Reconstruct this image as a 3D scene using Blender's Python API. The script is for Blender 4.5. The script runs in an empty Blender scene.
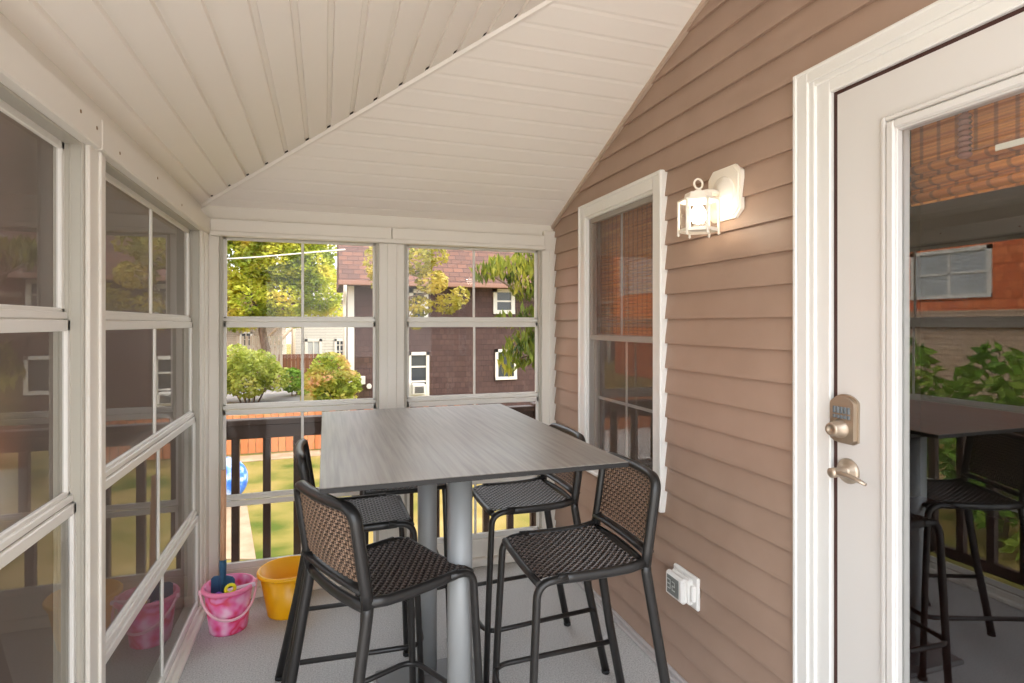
import bpy, bmesh, math, random
from mathutils import Vector, Matrix
random.seed(7)
S = bpy.context.scene
COL = S.collection
R = math.radians

# ------------------------------------------------------------------ camera
F = 565.0; CX = 512.0; HZ = 324.0; TH = math.atan2(187.0, 565.0); CAMH = 1.42
ST, CT = math.sin(TH), math.cos(TH)
cam = bpy.data.cameras.new('camera'); co = bpy.data.objects.new('camera', cam); COL.objects.link(co)
co.location = (0, 0, CAMH); co.rotation_euler = (R(90), 0, -TH)
cam.sensor_width = 36; cam.lens = F/1024*36; cam.shift_y = -17.5/1024; cam.clip_start = .02; cam.clip_end = 300
S.camera = co

def at(u, v, X=None, Y=None, Z=None):
    """world point seen at photo pixel (u, v) on a plane of the place"""
    xc = (u-CX)/F
    d = Vector((xc*CT+ST, CT-xc*ST, (HZ-v)/F))
    if X is not None: t = X/d.x
    elif Y is not None: t = Y/d.y
    else: t = (Z-CAMH)/d.z
    return Vector((d.x*t, d.y*t, CAMH+d.z*t))

# ------------------------------------------------------------------ materials
def lin(c):
    return tuple(((x/255)/12.92 if x/255 <= .04045 else ((x/255+.055)/1.055)**2.4) for x in c)
def mat(name, rgb, rough=.5, metal=0.0, spec=.5, vary=None, scale=20, stretch=(1,1,1), bump=0, bscale=None, coat=0, detail=4):
    m = bpy.data.materials.new(name); m.use_nodes = True
    nt = m.node_tree; b = nt.nodes['Principled BSDF']
    c = lin(rgb)
    b.inputs['Base Color'].default_value = (*c, 1); b.inputs['Roughness'].default_value = rough
    b.inputs['Metallic'].default_value = metal; b.inputs['Specular IOR Level'].default_value = spec
    b.inputs['Coat Weight'].default_value = coat
    if vary or bump:
        tc = nt.nodes.new('ShaderNodeTexCoord'); mp = nt.nodes.new('ShaderNodeMapping')
        mp.inputs['Scale'].default_value = stretch
        nt.links.new(tc.outputs['Object'], mp.inputs['Vector'])
        n = nt.nodes.new('ShaderNodeTexNoise'); n.inputs['Scale'].default_value = scale; n.inputs['Detail'].default_value = detail
        nt.links.new(mp.outputs['Vector'], n.inputs['Vector'])
        if vary:
            rp = nt.nodes.new('ShaderNodeValToRGB')
            cols = vary if isinstance(vary[0], (tuple, list)) else [rgb, vary]
            els = rp.color_ramp.elements
            lo, hi = .33, .67
            els[0].position = lo; els[0].color = (*lin(cols[0]), 1); els[1].position = hi; els[1].color = (*lin(cols[-1]), 1)
            for i, cc in enumerate(cols[1:-1]):
                e = els.new(lo+(hi-lo)*(i+1)/(len(cols)-1)); e.color = (*lin(cc), 1)
            nt.links.new(n.outputs['Fac'], rp.inputs['Fac']); nt.links.new(rp.outputs['Color'], b.inputs['Base Color'])
        if bump:
            bp = nt.nodes.new('ShaderNodeBump'); bp.inputs['Strength'].default_value = bump; bp.inputs['Distance'].default_value = .01
            if bscale:
                n2 = nt.nodes.new('ShaderNodeTexNoise'); n2.inputs['Scale'].default_value = bscale
                nt.links.new(mp.outputs['Vector'], n2.inputs['Vector']); nt.links.new(n2.outputs['Fac'], bp.inputs['Height'])
            else: nt.links.new(n.outputs['Fac'], bp.inputs['Height'])
            nt.links.new(bp.outputs['Normal'], b.inputs['Normal'])
    return m
def brickmat(name, c1, c2, mortar, bw, bh, ms=.01, rough=.8, axis='XZ', freq=2, off=.5, bump=.5):
    m = bpy.data.materials.new(name); m.use_nodes = True
    nt = m.node_tree; b = nt.nodes['Principled BSDF']; b.inputs['Roughness'].default_value = rough
    tc = nt.nodes.new('ShaderNodeTexCoord'); sp = nt.nodes.new('ShaderNodeSeparateXYZ'); cb = nt.nodes.new('ShaderNodeCombineXYZ')
    nt.links.new(tc.outputs['Object'], sp.inputs[0])
    nt.links.new(sp.outputs[axis[0]], cb.inputs[0]); nt.links.new(sp.outputs[axis[1]], cb.inputs[1])
    t = nt.nodes.new('ShaderNodeTexBrick'); nt.links.new(cb.outputs[0], t.inputs['Vector'])
    t.inputs['Scale'].default_value = 1; t.inputs['Brick Width'].default_value = bw; t.inputs['Row Height'].default_value = bh
    t.inputs['Mortar Size'].default_value = ms; t.offset = off; t.offset_frequency = freq
    t.inputs['Color1'].default_value = (*lin(c1), 1); t.inputs['Color2'].default_value = (*lin(c2), 1); t.inputs['Mortar'].default_value = (*lin(mortar), 1)
    nt.links.new(t.outputs['Color'], b.inputs['Base Color'])
    bp = nt.nodes.new('ShaderNodeBump'); bp.inputs['Strength'].default_value = bump; bp.inputs['Distance'].default_value = .02; bp.invert = True
    nt.links.new(t.outputs['Fac'], bp.inputs['Height']); nt.links.new(bp.outputs['Normal'], b.inputs['Normal'])
    return m
def glassmat(name, tint, ior=1.5, rough=0.0, haze=0.0, hazecol=(90, 85, 80)):
    m = bpy.data.materials.new(name); m.use_nodes = True
    nt = m.node_tree; nt.nodes.remove(nt.nodes['Principled BSDF']); out = nt.nodes['Material Output']
    tr = nt.nodes.new('ShaderNodeBsdfTransparent'); tr.inputs[0].default_value = (*tint, 1)
    gl = nt.nodes.new('ShaderNodeBsdfGlossy'); gl.inputs['Roughness'].default_value = rough; gl.inputs['Color'].default_value = (1, 1, 1, 1)
    fr = nt.nodes.new('ShaderNodeFresnel'); fr.inputs['IOR'].default_value = ior
    base = tr.outputs[0]
    if haze:
        df = nt.nodes.new('ShaderNodeBsdfDiffuse'); df.inputs[0].default_value = (*lin(hazecol), 1)
        mh = nt.nodes.new('ShaderNodeMixShader'); mh.inputs[0].default_value = haze
        nt.links.new(base, mh.inputs[1]); nt.links.new(df.outputs[0], mh.inputs[2]); base = mh.outputs[0]
    mx = nt.nodes.new('ShaderNodeMixShader')
    geo = nt.nodes.new('ShaderNodeNewGeometry')            # a thin pane reflects alike from both sides
    ab = nt.nodes.new('ShaderNodeMath'); ab.operation = 'MULTIPLY_ADD'; ab.inputs[1].default_value = 1/ior-ior; ab.inputs[2].default_value = ior
    nt.links.new(geo.outputs['Backfacing'], ab.inputs[0]); nt.links.new(ab.outputs[0], fr.inputs['IOR'])
    nt.links.new(fr.outputs[0], mx.inputs[0]); nt.links.new(base, mx.inputs[1]); nt.links.new(gl.outputs[0], mx.inputs[2])
    nt.links.new(mx.outputs[0], out.inputs['Surface'])
    return m
def screenmat(name, rgb, fill):
    """woven insect screen: wires cover 'fill' of it head-on, more the flatter one looks along it"""
    m = bpy.data.materials.new(name); m.use_nodes = True
    nt = m.node_tree; b = nt.nodes['Principled BSDF']; out = nt.nodes['Material Output']
    b.inputs['Base Color'].default_value = (*lin(rgb), 1); b.inputs['Roughness'].default_value = .6
    g = nt.nodes.new('ShaderNodeNewGeometry'); d = nt.nodes.new('ShaderNodeVectorMath'); d.operation = 'DOT_PRODUCT'
    nt.links.new(g.outputs['Normal'], d.inputs[0]); nt.links.new(g.outputs['Incoming'], d.inputs[1])
    a = nt.nodes.new('ShaderNodeMath'); a.operation = 'ABSOLUTE'; nt.links.new(d.outputs['Value'], a.inputs[0])
    mx_ = nt.nodes.new('ShaderNodeMath'); mx_.operation = 'MAXIMUM'; mx_.inputs[1].default_value = .05; nt.links.new(a.outputs[0], mx_.inputs[0])
    dv = nt.nodes.new('ShaderNodeMath'); dv.operation = 'DIVIDE'; dv.inputs[0].default_value = fill; dv.use_clamp = True
    nt.links.new(mx_.outputs[0], dv.inputs[1])
    tr = nt.nodes.new('ShaderNodeBsdfTransparent'); mx = nt.nodes.new('ShaderNodeMixShader')
    nt.links.new(dv.outputs[0], mx.inputs[0]); nt.links.new(tr.outputs[0], mx.inputs[1]); nt.links.new(b.outputs[0], mx.inputs[2])
    nt.links.new(mx.outputs[0], out.inputs['Surface'])
    return m
def leafmat(name, cols, scale):
    m = mat(name, cols[0], rough=.55, vary=cols, scale=scale, detail=6, spec=.3)
    b = m.node_tree.nodes['Principled BSDF']
    out = m.node_tree.nodes['Material Output']; nt = m.node_tree
    tl = nt.nodes.new('ShaderNodeBsdfTranslucent'); mx = nt.nodes.new('ShaderNodeMixShader'); mx.inputs[0].default_value = .35
    src = b.inputs['Base Color'].links[0].from_socket
    nt.links.new(src, tl.inputs['Color']); nt.links.new(b.outputs[0], mx.inputs[1]); nt.links.new(tl.outputs[0], mx.inputs[2])
    nt.links.new(mx.outputs[0], out.inputs['Surface'])
    return m
def emit(name, rgb, s):
    m = bpy.data.materials.new(name); m.use_nodes = True
    nt = m.node_tree; nt.nodes.remove(nt.nodes['Principled BSDF'])
    e = nt.nodes.new('ShaderNodeEmission'); e.inputs[0].default_value = (*rgb, 1); e.inputs[1].default_value = s
    nt.links.new(e.outputs[0], nt.nodes['Material Output'].inputs['Surface'])
    return m

M = {}
M['trim'] = mat('white_trim', (222, 217, 208), .45)
M['alu'] = mat('white_aluminium', (222, 219, 213), .35)
M['track'] = mat('window_track', (174, 169, 157), .45)
M['casing'] = mat('casing_white', (228, 226, 222), .4)
M['doorwhite'] = mat('door_white', (214, 210, 206), .4)
M['gasket'] = mat('door_gasket', (70, 40, 34), .7)
M['ceiling'] = mat('vinyl_soffit', (240, 234, 226), .5)
M['siding'] = mat('taupe_siding', (164, 138, 121), .5, vary=[(161, 135, 118), (167, 141, 124)], scale=5, bump=.05, bscale=45)
M['rake'] = mat('rake_channel', (188, 168, 150), .5)
M['carpet'] = mat('grey_deck_carpet', (186, 185, 183), .95, vary=[(166, 165, 163), (190, 189, 187), (206, 205, 203)], scale=170, bump=.5, detail=3, spec=.1)
M['greystrip'] = mat('grey_floor_strip', (176, 170, 168), .6)
M['dark'] = mat('dark_void', (14, 12, 11), .9)
M['rooflid'] = mat('roof_boards', (70, 62, 56), .9)
M['vinyl'] = glassmat('smoke_vinyl', (.68, .67, .655), 1.28)
M['vinylside'] = M['vinyl']
M['screen'] = screenmat('insect_screen', (140, 127, 119), .37)
M['screenfine'] = screenmat('fine_insect_screen', (120, 104, 94), .17)
M['glass'] = glassmat('door_glass', (.88, .89, .88), 2.6)
M['sashglass'] = glassmat('sash_window_glass', (.88, .89, .88), 2.0)
M['clear'] = glassmat('clear_glass', (.97, .97, .96), 1.45)
M['tabletop'] = None
M['pole'] = mat('silver_pole', (150, 152, 153), .5, metal=.15)
M['base'] = mat('table_base', (120, 120, 120), .45, metal=.3)
M['edge'] = mat('laminate_edge', (16, 13, 12), .6)
M['frame'] = mat('charcoal_frame', (34, 32, 31), .36, spec=.5)
M['weave'] = mat('seat_strand_lit', (92, 78, 70), .32)  # light and dark strand pairs carry painted sheen and shade of one plastic
M['weave2'] = mat('seat_cross_strand_shaded', (30, 23, 21), .4)
M['weaveback'] = mat('back_strand_lit', (150, 124, 104), .4)
M['weaveback2'] = mat('back_cross_strand_shaded', (62, 46, 38), .45)
M['glide'] = mat('leg_glide', (22, 22, 22), .6)
M['lampwhite'] = mat('lamp_white', (240, 232, 218), .4)
M['bulb'] = emit('lit_bulb', (1.0, .88, .70), 13)
M['plate'] = mat('outlet_white', (232, 230, 226), .4)
M['lcd'] = mat('lcd_grey', (128, 131, 127), .25)
M['digit'] = mat('lcd_digit', (40, 42, 42), .4)
M['digitlite'] = mat('lcd_digit_light', (196, 200, 196), .4)
M['nickel'] = mat('satin_nickel', (182, 166, 148), .36, metal=.75)
M['keys'] = mat('key_button', (108, 116, 122), .4, metal=.3)
M['pink'] = mat('tie_dye_bucket', (238, 120, 170), .35, vary=[(248, 206, 222), (244, 170, 206), (238, 110, 170), (226, 40, 84), (240, 150, 200)], scale=11, detail=2)
M['pinkrim'] = mat('pink_rim', (240, 130, 170), .35)
M['bail'] = mat('pale_pink_handle', (240, 186, 200), .4)
M['yellow'] = mat('yellow_plastic', (255, 186, 16), .3)
M['bluespade'] = mat('blue_metal', (38, 84, 116), .45)
M['wood'] = mat('light_wood', (206, 158, 122), .6, vary=[(196, 146, 110), (216, 170, 134)], scale=8, stretch=(6, 6, 1))
M['toyyellow'] = mat('toy_yellow', (230, 225, 40), .35)
M['toypurple'] = mat('toy_purple', (120, 60, 170), .35)
M['toyclear'] = mat('toy_pale', (226, 196, 214), .3)
M['railing'] = mat('brown_railing', (92, 72, 62), .55)
M['bamboo'] = None
M['label'] = mat('paper_label', (240, 234, 220), .6)
M['cordmauve'] = mat('mauve_cord', (140, 92, 84), .7)
M['roomwall'] = mat('inside_wall', (90, 74, 60), .9)
M['roomfloor'] = mat('inside_floor', (96, 44, 30), .5)
M['grass'] = mat('lawn_grass', (140, 150, 70), .95, vary=[(78, 92, 34), (124, 116, 58), (146, 128, 74), (166, 144, 94)], scale=.9, spec=.1, detail=9)
M['path'] = mat('sandy_path', (164, 142, 116), .95, vary=[(148, 128, 102), (174, 152, 126)], scale=4)
M['asphalt'] = mat('driveway_grey', (128, 124, 124), .9, vary=[(116, 112, 112), (150, 146, 142)], scale=1)
M['fence'] = None
M['bark'] = mat('tree_bark', (122, 104, 90), .9, vary=[(100, 84, 72), (142, 122, 106)], scale=5, stretch=(3, 3, 1))
M['white'] = mat('house_white', (222, 218, 210), .7)
M['winglass'] = mat('far_window', (60, 66, 72), .12)
M['winlight'] = mat('far_curtain', (176, 180, 182), .5)

def grain():
    m = bpy.data.materials.new('grey_wood_laminate'); m.use_nodes = True
    nt = m.node_tree; b = nt.nodes['Principled BSDF']
    tc = nt.nodes.new('ShaderNodeTexCoord'); mp = nt.nodes.new('ShaderNodeMapping'); mp.inputs['Scale'].default_value = (40, 1.4, 1)
    nt.links.new(tc.outputs['Object'], mp.inputs['Vector'])
    n = nt.nodes.new('ShaderNodeTexNoise'); n.inputs['Scale'].default_value = 2.2; n.inputs['Detail'].default_value = 8; n.inputs['Distortion'].default_value = .25
    nt.links.new(mp.outputs['Vector'], n.inputs['Vector'])
    rp = nt.nodes.new('ShaderNodeValToRGB'); e = rp.color_ramp.elements
    e[0].position = .3; e[0].color = (*lin((112, 107, 101)), 1); e[1].position = .72; e[1].color = (*lin((148, 143, 137)), 1)
    k = e.new(.5); k.color = (*lin((133, 127, 120)), 1)
    nt.links.new(n.outputs['Fac'], rp.inputs['Fac']); nt.links.new(rp.outputs['Color'], b.inputs['Base Color'])
    b.inputs['Roughness'].default_value = .36; b.inputs['Specular IOR Level'].default_value = .6
    bp = nt.nodes.new('ShaderNodeBump'); bp.inputs['Strength'].default_value = .12; bp.inputs['Distance'].default_value = .002
    nt.links.new(n.outputs['Fac'], bp.inputs['Height']); nt.links.new(bp.outputs['Normal'], b.inputs['Normal'])
    return m
M['tabletop'] = grain()
def bamboo():
    m = bpy.data.materials.new('bamboo_slats'); m.use_nodes = True
    nt = m.node_tree; b = nt.nodes['Principled BSDF']; b.inputs['Roughness'].default_value = .5
    tc = nt.nodes.new('ShaderNodeTexCoord'); mp = nt.nodes.new('ShaderNodeMapping'); mp.inputs['Scale'].default_value = (1, 1, 60)
    nt.links.new(tc.outputs['Object'], mp.inputs['Vector'])
    n = nt.nodes.new('ShaderNodeTexNoise'); n.inputs['Scale'].default_value = 2.5; n.inputs['Detail'].default_value = 5
    nt.links.new(mp.outputs['Vector'], n.inputs['Vector'])
    rp = nt.nodes.new('ShaderNodeValToRGB'); e = rp.color_ramp.elements
    e[0].position = .34; e[0].color = (*lin((190, 104, 44)), 1); e[1].position = .66; e[1].color = (*lin((242, 162, 80)), 1)
    nt.links.new(n.outputs['Fac'], rp.inputs['Fac'])
    w = nt.nodes.new('ShaderNodeTexWave'); w.wave_type = 'BANDS'; w.bands_direction = 'Y'; w.inputs['Scale'].default_value = 7.5; w.inputs['Distortion'].default_value = 0
    nt.links.new(tc.outputs['Object'], w.inputs['Vector'])
    r2 = nt.nodes.new('ShaderNodeValToRGB'); r2.color_ramp.elements[0].position = .04; r2.color_ramp.elements[0].color = (.5, .45, .4, 1)
    r2.color_ramp.elements[1].position = .16; r2.color_ramp.elements[1].color = (1, 1, 1, 1)
    nt.links.new(w.outputs['Fac'], r2.inputs['Fac'])
    mul = nt.nodes.new('ShaderNodeMixRGB'); mul.blend_type = 'MULTIPLY'; mul.inputs[0].default_value = 1
    nt.links.new(rp.outputs['Color'], mul.inputs[1]); nt.links.new(r2.outputs['Color'], mul.inputs[2]); nt.links.new(mul.outputs[0], b.inputs['Base Color'])
    return m
M['bamboo'] = bamboo()
M['shingle'] = brickmat('brown_shingles', (72, 50, 47), (86, 62, 57), (50, 34, 33), .16, .16, .006)
M['shinglelap'] = brickmat('maroon_lap_siding', (120, 84, 76), (134, 98, 88), (76, 50, 46), 3, .2, .02)
M['roofred'] = brickmat('roof_shingles_red', (122, 84, 68), (94, 68, 60), (70, 50, 46), .3, .14, .01, axis='XZ')
M['redsh'] = brickmat('orange_red_shingles', (236, 136, 84), (210, 108, 64), (140, 70, 44), .18, .2, .008, axis='YZ')
M['tansid'] = brickmat('tan_lap_siding', (196, 172, 146), (186, 160, 136), (140, 116, 96), 3, .13, .012, axis='YZ')
M['whitelap'] = brickmat('white_lap_siding', (206, 203, 195), (200, 197, 189), (164, 161, 154), 4, .16, .012)
M['fence'] = brickmat('cedar_fence', (206, 132, 84), (190, 116, 72), (120, 70, 44), .14, 4, .008, off=0)
M['fencebrown'] = brickmat('brown_fence', (140, 92, 72), (126, 82, 64), (84, 52, 40), .14, 4, .008, off=0)

# ------------------------------------------------------------------ mesh builder
class MB:
    def __init__(s): s.v = []; s.f = []; s.sm = []
    def add(s, vs, fs, smooth=False):
        o = len(s.v); s.v += [tuple(p) for p in vs]
        for f in fs: s.f.append([i+o for i in f]); s.sm.append(smooth)
        return s
    def box(s, x0, x1, y0, y1, z0, z1):
        x0, x1 = sorted((x0, x1)); y0, y1 = sorted((y0, y1)); z0, z1 = sorted((z0, z1))
        return s.add([(x, y, z) for x in (x0, x1) for y in (y0, y1) for z in (z0, z1)],
                     [(0, 1, 3, 2), (4, 6, 7, 5), (0, 4, 5, 1), (2, 3, 7, 6), (0, 2, 6, 4), (1, 5, 7, 3)])
    def bbox(s, x0, x1, y0, y1, z0, z1, b=.003):
        """box with bevelled edges"""
        x0, x1 = sorted((x0, x1)); y0, y1 = sorted((y0, y1)); z0, z1 = sorted((z0, z1))
        b = min(b, (x1-x0)*.49, (y1-y0)*.49, (z1-z0)*.49)
        bm = bmesh.new(); bmesh.ops.create_cube(bm, size=1)
        for v in bm.verts:
            v.co = Vector(((x0+x1)/2+v.co.x*(x1-x0), (y0+y1)/2+v.co.y*(y1-y0), (z0+z1)/2+v.co.z*(z1-z0)))
        bmesh.ops.bevel(bm, geom=bm.edges[:], offset=b, segments=1, affect='EDGES')
        bm.verts.index_update()
        s.add([v.co[:] for v in bm.verts], [[v.index for v in f.verts] for f in bm.faces]); bm.free()
        return s
    def quad(s, a, b, c, d): return s.add([a, b, c, d], [(0, 1, 2, 3)])
    def tube(s, pts, r, n=10, ry=None, cap=True, up=(0, 0, 1), radii=None):
        pts = [Vector(p) for p in pts]; ry = ry or r; rings = []; prev = None
        for i, p in enumerate(pts):
            t = (pts[min(i+1, len(pts)-1)]-pts[max(i-1, 0)]).normalized()
            if prev is None:
                u = Vector(up)
                if abs(u.dot(t)) > .95: u = Vector((1, 0, 0))
                a = t.cross(u).normalized()
            else:
                a = prev-t*prev.dot(t); a.normalize()
            prev = a; b = t.cross(a)
            k = radii[i] if radii else 1
            rings.append([p+a*math.cos(2*math.pi*j/n)*r*k+b*math.sin(2*math.pi*j/n)*ry*k for j in range(n)])
        o = len(s.v); s.v += [tuple(q) for rg in rings for q in rg]
        for i in range(len(pts)-1):
            for j in range(n):
                s.f.append([o+i*n+j, o+i*n+(j+1) % n, o+(i+1)*n+(j+1) % n, o+(i+1)*n+j]); s.sm.append(True)
        if cap:
            s.f.append([o+j for j in range(n)][::-1]); s.sm.append(False)
            s.f.append([o+(len(pts)-1)*n+j for j in range(n)]); s.sm.append(False)
        return s
    def lathe(s, prof, c=(0, 0, 0), n=40, smooth=True, sx=1, sy=1):
        o = len(s.v)
        for r, z in prof:
            for j in range(n):
                a = 2*math.pi*j/n; s.v.append((c[0]+r*sx*math.cos(a), c[1]+r*sy*math.sin(a), c[2]+z))
        for i in range(len(prof)-1):
            for j in range(n):
                s.f.append([o+i*n+j, o+i*n+(j+1) % n, o+(i+1)*n+(j+1) % n, o+(i+1)*n+j]); s.sm.append(smooth)
        return s
    def torus(s, c, R_, r, axis='z', n=24, m=8):
        pts = []
        for i in range(n+1):
            a = 2*math.pi*i/n
            q = {'z': (R_*math.cos(a), R_*math.sin(a), 0), 'y': (R_*math.cos(a), 0, R_*math.sin(a)), 'x': (0, R_*math.cos(a), R_*math.sin(a))}[axis]
            pts.append(Vector(c)+Vector(q))
        return s.tube(pts, r, m, cap=False, up={'z': (0, 0, 1), 'y': (0, 1, 0), 'x': (1, 0, 0)}[axis])
    def prism(s, poly, vec):
        """closed polygon (3-D points) swept by vec"""
        n = len(poly); vec = Vector(vec)
        vs = [Vector(p) for p in poly]+[Vector(p)+vec for p in poly]
        return s.add(vs, [tuple(range(n))[::-1], tuple(range(n, 2*n))]+[(i, (i+1) % n, n+(i+1) % n, n+i) for i in range(n)])
    def build(s, name, m, parent=None, loc=None, fix=True):
        me = bpy.data.meshes.new(name); me.from_pydata(s.v, [], s.f); me.update()
        if fix:
            bm = bmesh.new(); bm.from_mesh(me); bmesh.ops.recalc_face_normals(bm, faces=bm.faces[:]); bm.to_mesh(me); bm.free()
        for i, p in enumerate(me.polygons): p.use_smooth = s.sm[i]
        me.materials.append(m)
        o = bpy.data.objects.new(name, me); COL.objects.link(o)
        if loc is not None: o.location = loc
        if parent is not None: o.parent = parent
        return o
def rp(pts, r, n=6):
    """polyline with rounded corners"""
    pts = [Vector(p) for p in pts]; out = [pts[0]]
    for i in range(1, len(pts)-1):
        p = pts[i]; a = pts[i-1]-p; b = pts[i+1]-p
        k = min(r, a.length*.48, b.length*.48); A = p+a.normalized()*k; B = p+b.normalized()*k
        for j in range(n+1):
            t = j/n; out.append(A*(1-t)**2+p*2*t*(1-t)+B*t*t)
    return out+[pts[-1]]
def thing(name, label, cat, loc=(0, 0, 0), rz=0, group=None):
    o = bpy.data.objects.new(name, None); COL.objects.link(o); o.location = loc; o.rotation_euler = (0, 0, rz)
    o.empty_display_size = .1
    return tag(o, label, cat, group)
def tag(o, label, cat, group=None):
    o['label'] = label; o['category'] = cat
    if group: o['group'] = group
    return o
def struct(o, label=None, cat=None):
    o['kind'] = 'structure'
    if label: o['label'] = label
    if cat: o['category'] = cat
    return o
def sempty(name, label, cat):
    o = bpy.data.objects.new(name, None); COL.objects.link(o); o.empty_display_size = .1
    return struct(o, label, cat)

# ------------------------------------------------------------------ porch shell
XR = 1.35; XL = -.58; YB = 3.22; YF = -.1            # house wall, left wall, back wall, open front end
PITCH = .404; XE = -.62; YE = 3.26; ZE = 2.02          # eave corner of the ceiling
def zc(d): return ZE+PITCH*d                           # height at plan distance d from the eave

fl = MB().bbox(-.74, XR+.03, YF, 3.38, -.06, 0, .004).build('floor', M['carpet']); struct(fl, 'grey speckled carpeted porch floor', 'floor')
db = MB().box(-.74, XR+.2, YF, 3.38, -.30, -.06).box(-.74, -.62, YF, YF+.12, -1.2, -.3).box(-.74, -.62, 3.26, 3.38, -1.2, -.3).box(1.2, 1.32, 3.26, 3.38, -1.2, -.3)
struct(db.build('trim_floor_joists', M['railing']), 'brown joists carrying the porch floor', 'joists')

# ceiling: v-grooved soffit panels, left slope runs along Y, back slope along X, meeting in the hip
cb = MB(); NP = 22; PW = .0923
GW = .020; GD = .012
def strip_left(d0, d1, o0, o1, gap):
    if d0 >= XR-XE: return
    d1 = min(d1, XR-XE)
    def P(d, o, end):
        y = YF if end == 0 else (YE-d-gap)
        return (XE+d, y, zc(d)+o)
    cb.quad(P(d0, o0, 0), P(d1, o1, 0), P(d1, o1, 1), P(d0, o0, 1))
def strip_back(d0, d1, o0, o1):
    if d0 >= XR-XE: return
    d1 = min(d1, XR-XE)
    def P(d, o, end): return ((XE+d) if end == 0 else XR+.01, YE-d, zc(d)+o)
    cb.quad(P(d0, o0, 0), P(d1, o1, 0), P(d1, o1, 1), P(d0, o0, 1))
for k in range(NP):
    a = k*PW; b = a+PW
    for fn in (0, 1):
        segs = [(a, b-GW, 0, 0, 0), (b-GW, b-GW+.003, 0, GD, 0), (b-GW+.003, b-.003, GD, GD, .022), (b-.003, b, GD, 0, 0)]
        if fn == 1: segs = [(a, b-.022, 0, 0, 0), (b-.022, b-.011, 0, .0022, 0), (b-.011, b, .0022, 0, 0)]
        for d0, d1, o0, o1, g in segs:
            (strip_left(d0, d1, o0, o1, g) if fn == 0 else strip_back(d0, d1, o0, o1))
struct(cb.build('ceiling', M['ceiling'], fix=False), 'cream grooved vinyl soffit ceiling with two slopes', 'ceiling')
W = XR-XE
hp = MB(); a = Vector((XE, YE, ZE-.002)); b = Vector((XE+W, YE-W, zc(W)-.002)); n = Vector((1, 1, 0)).normalized()*.017; dz = Vector((0, 0, .0))
for side in (1,):
    hp.add([a-n, a+n, a+n*.35-Vector((0, 0, .012)), a-n*.35-Vector((0, 0, .012)), b-n, b+n, b+n*.35-Vector((0, 0, .012)), b-n*.35-Vector((0, 0, .012))],
           [(0, 4, 7, 3), (3, 7, 6, 2), (2, 6, 5, 1), (0, 1, 5, 4)])
struct(hp.build('trim_hip', M['ceiling']), 'cream strip along the ceiling fold', 'trim')
rk = MB()
for (p, q) in (((YE, ZE), (YE-W, zc(W))), ((YE-W, zc(W)), (YF, zc(W)))):
    p = Vector((XR-.022, p[0], p[1])); q = Vector((XR-.022, q[0], q[1]))
    rk.add([p, p+Vector((.03, 0, 0)), p+Vector((.03, 0, -.02)), p+Vector((0, 0, -.02)), q, q+Vector((.03, 0, 0)), q+Vector((.03, 0, -.02)), q+Vector((0, 0, -.02))],
           [(0, 4, 7, 3), (3, 7, 6, 2), (0, 1, 5, 4), (1, 2, 6, 5)])
struct(rk.build('trim_rake', M['rake']), 'tan channel where the ceiling meets the brown siding', 'trim')
# roof lid above the ceiling
rf = MB(); lift = .14; ov = .25
A = (XE-ov, YE+ov, ZE-ov*PITCH+lift); B = (XE-ov, YF, ZE-ov*PITCH+lift); C = (XR+.3, YF, zc(W+.3)+lift); D = (XR+.3, YE-W-.3, zc(W+.3)+lift); E = (XR+.3, YE+ov, ZE-ov*PITCH+lift)
rf.add([A, B, C, D, E], [(0, 1, 2, 3), (0, 3, 4)])
up = Vector((0, 0, .05)); rf.add([Vector(p)+up for p in (A, B, C, D, E)], [(0, 1, 2, 3), (0, 3, 4)])
rf.quad(A, B, Vector(B)+up, Vector(A)+up).quad(A, E, Vector(E)+up, Vector(A)+up).quad(B, C, Vector(C)+up, Vector(B)+up)
struct(rf.build('roof', M['rooflid'], fix=False), 'porch roof boards', 'roof')
# rear closing of the attic at the open front end
struct(MB().quad((XE, YF, ZE), (XR, YF, zc(W)), (XR+.3, YF, zc(W+.3)+lift), (XE, YF, ZE+lift)).build('trim_gable', M['trim']), 'white gable board of the porch', 'trim')

# header beams (left, back) with frieze above
hb = MB()
hb.bbox(-.60, -.552, YF, 1.735, 1.875, 1.957, .004).bbox(-.60, -.552, 1.738, YB+.03, 1.875, 1.957, .004)
hb.box(-.68, -.60, YF, YB+.1, 1.885, 2.06)
struct(hb.build('trim_header_left', M['trim']), 'white header board over the left windows', 'trim')
sc = MB()
for y in (1.18, 1.60, 1.70, 1.87, 2.25, 2.6):
    sc.lathe([(0, .0015), (.0045, .001), (.005, 0)], (0, 0, 0), 10)
    for i in range(len(sc.v)-30, len(sc.v)):
        x_, y_, z_ = sc.v[i]; sc.v[i] = (-.552+z_, y+x_, 1.915+.012*math.sin(y*9)+y_)
sco = sc.build('screw', mat('screw_head', (150, 124, 96), .4, metal=.6), bpy.data.objects['trim_header_left'])
hb = MB()
hb.bbox(-.552, .352, YB-.028, YB+.02, 1.887, 1.957, .004).bbox(.355, 1.268, YB-.028, YB+.02, 1.887, 1.957, .004)
hb.bbox(-.552, 1.268, YB-.045, YB-.005, 1.868, 1.892, .004)
hb.box(-.62, XR, YB+.02, YB+.1, 1.885, 2.06)
hb.bbox(1.268, XR+.01, YB-.014, YB+.03, 1.86, 1.99, .004)
struct(hb.build('trim_header_back', M['trim']), 'white header board over the back windows', 'trim')

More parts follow.
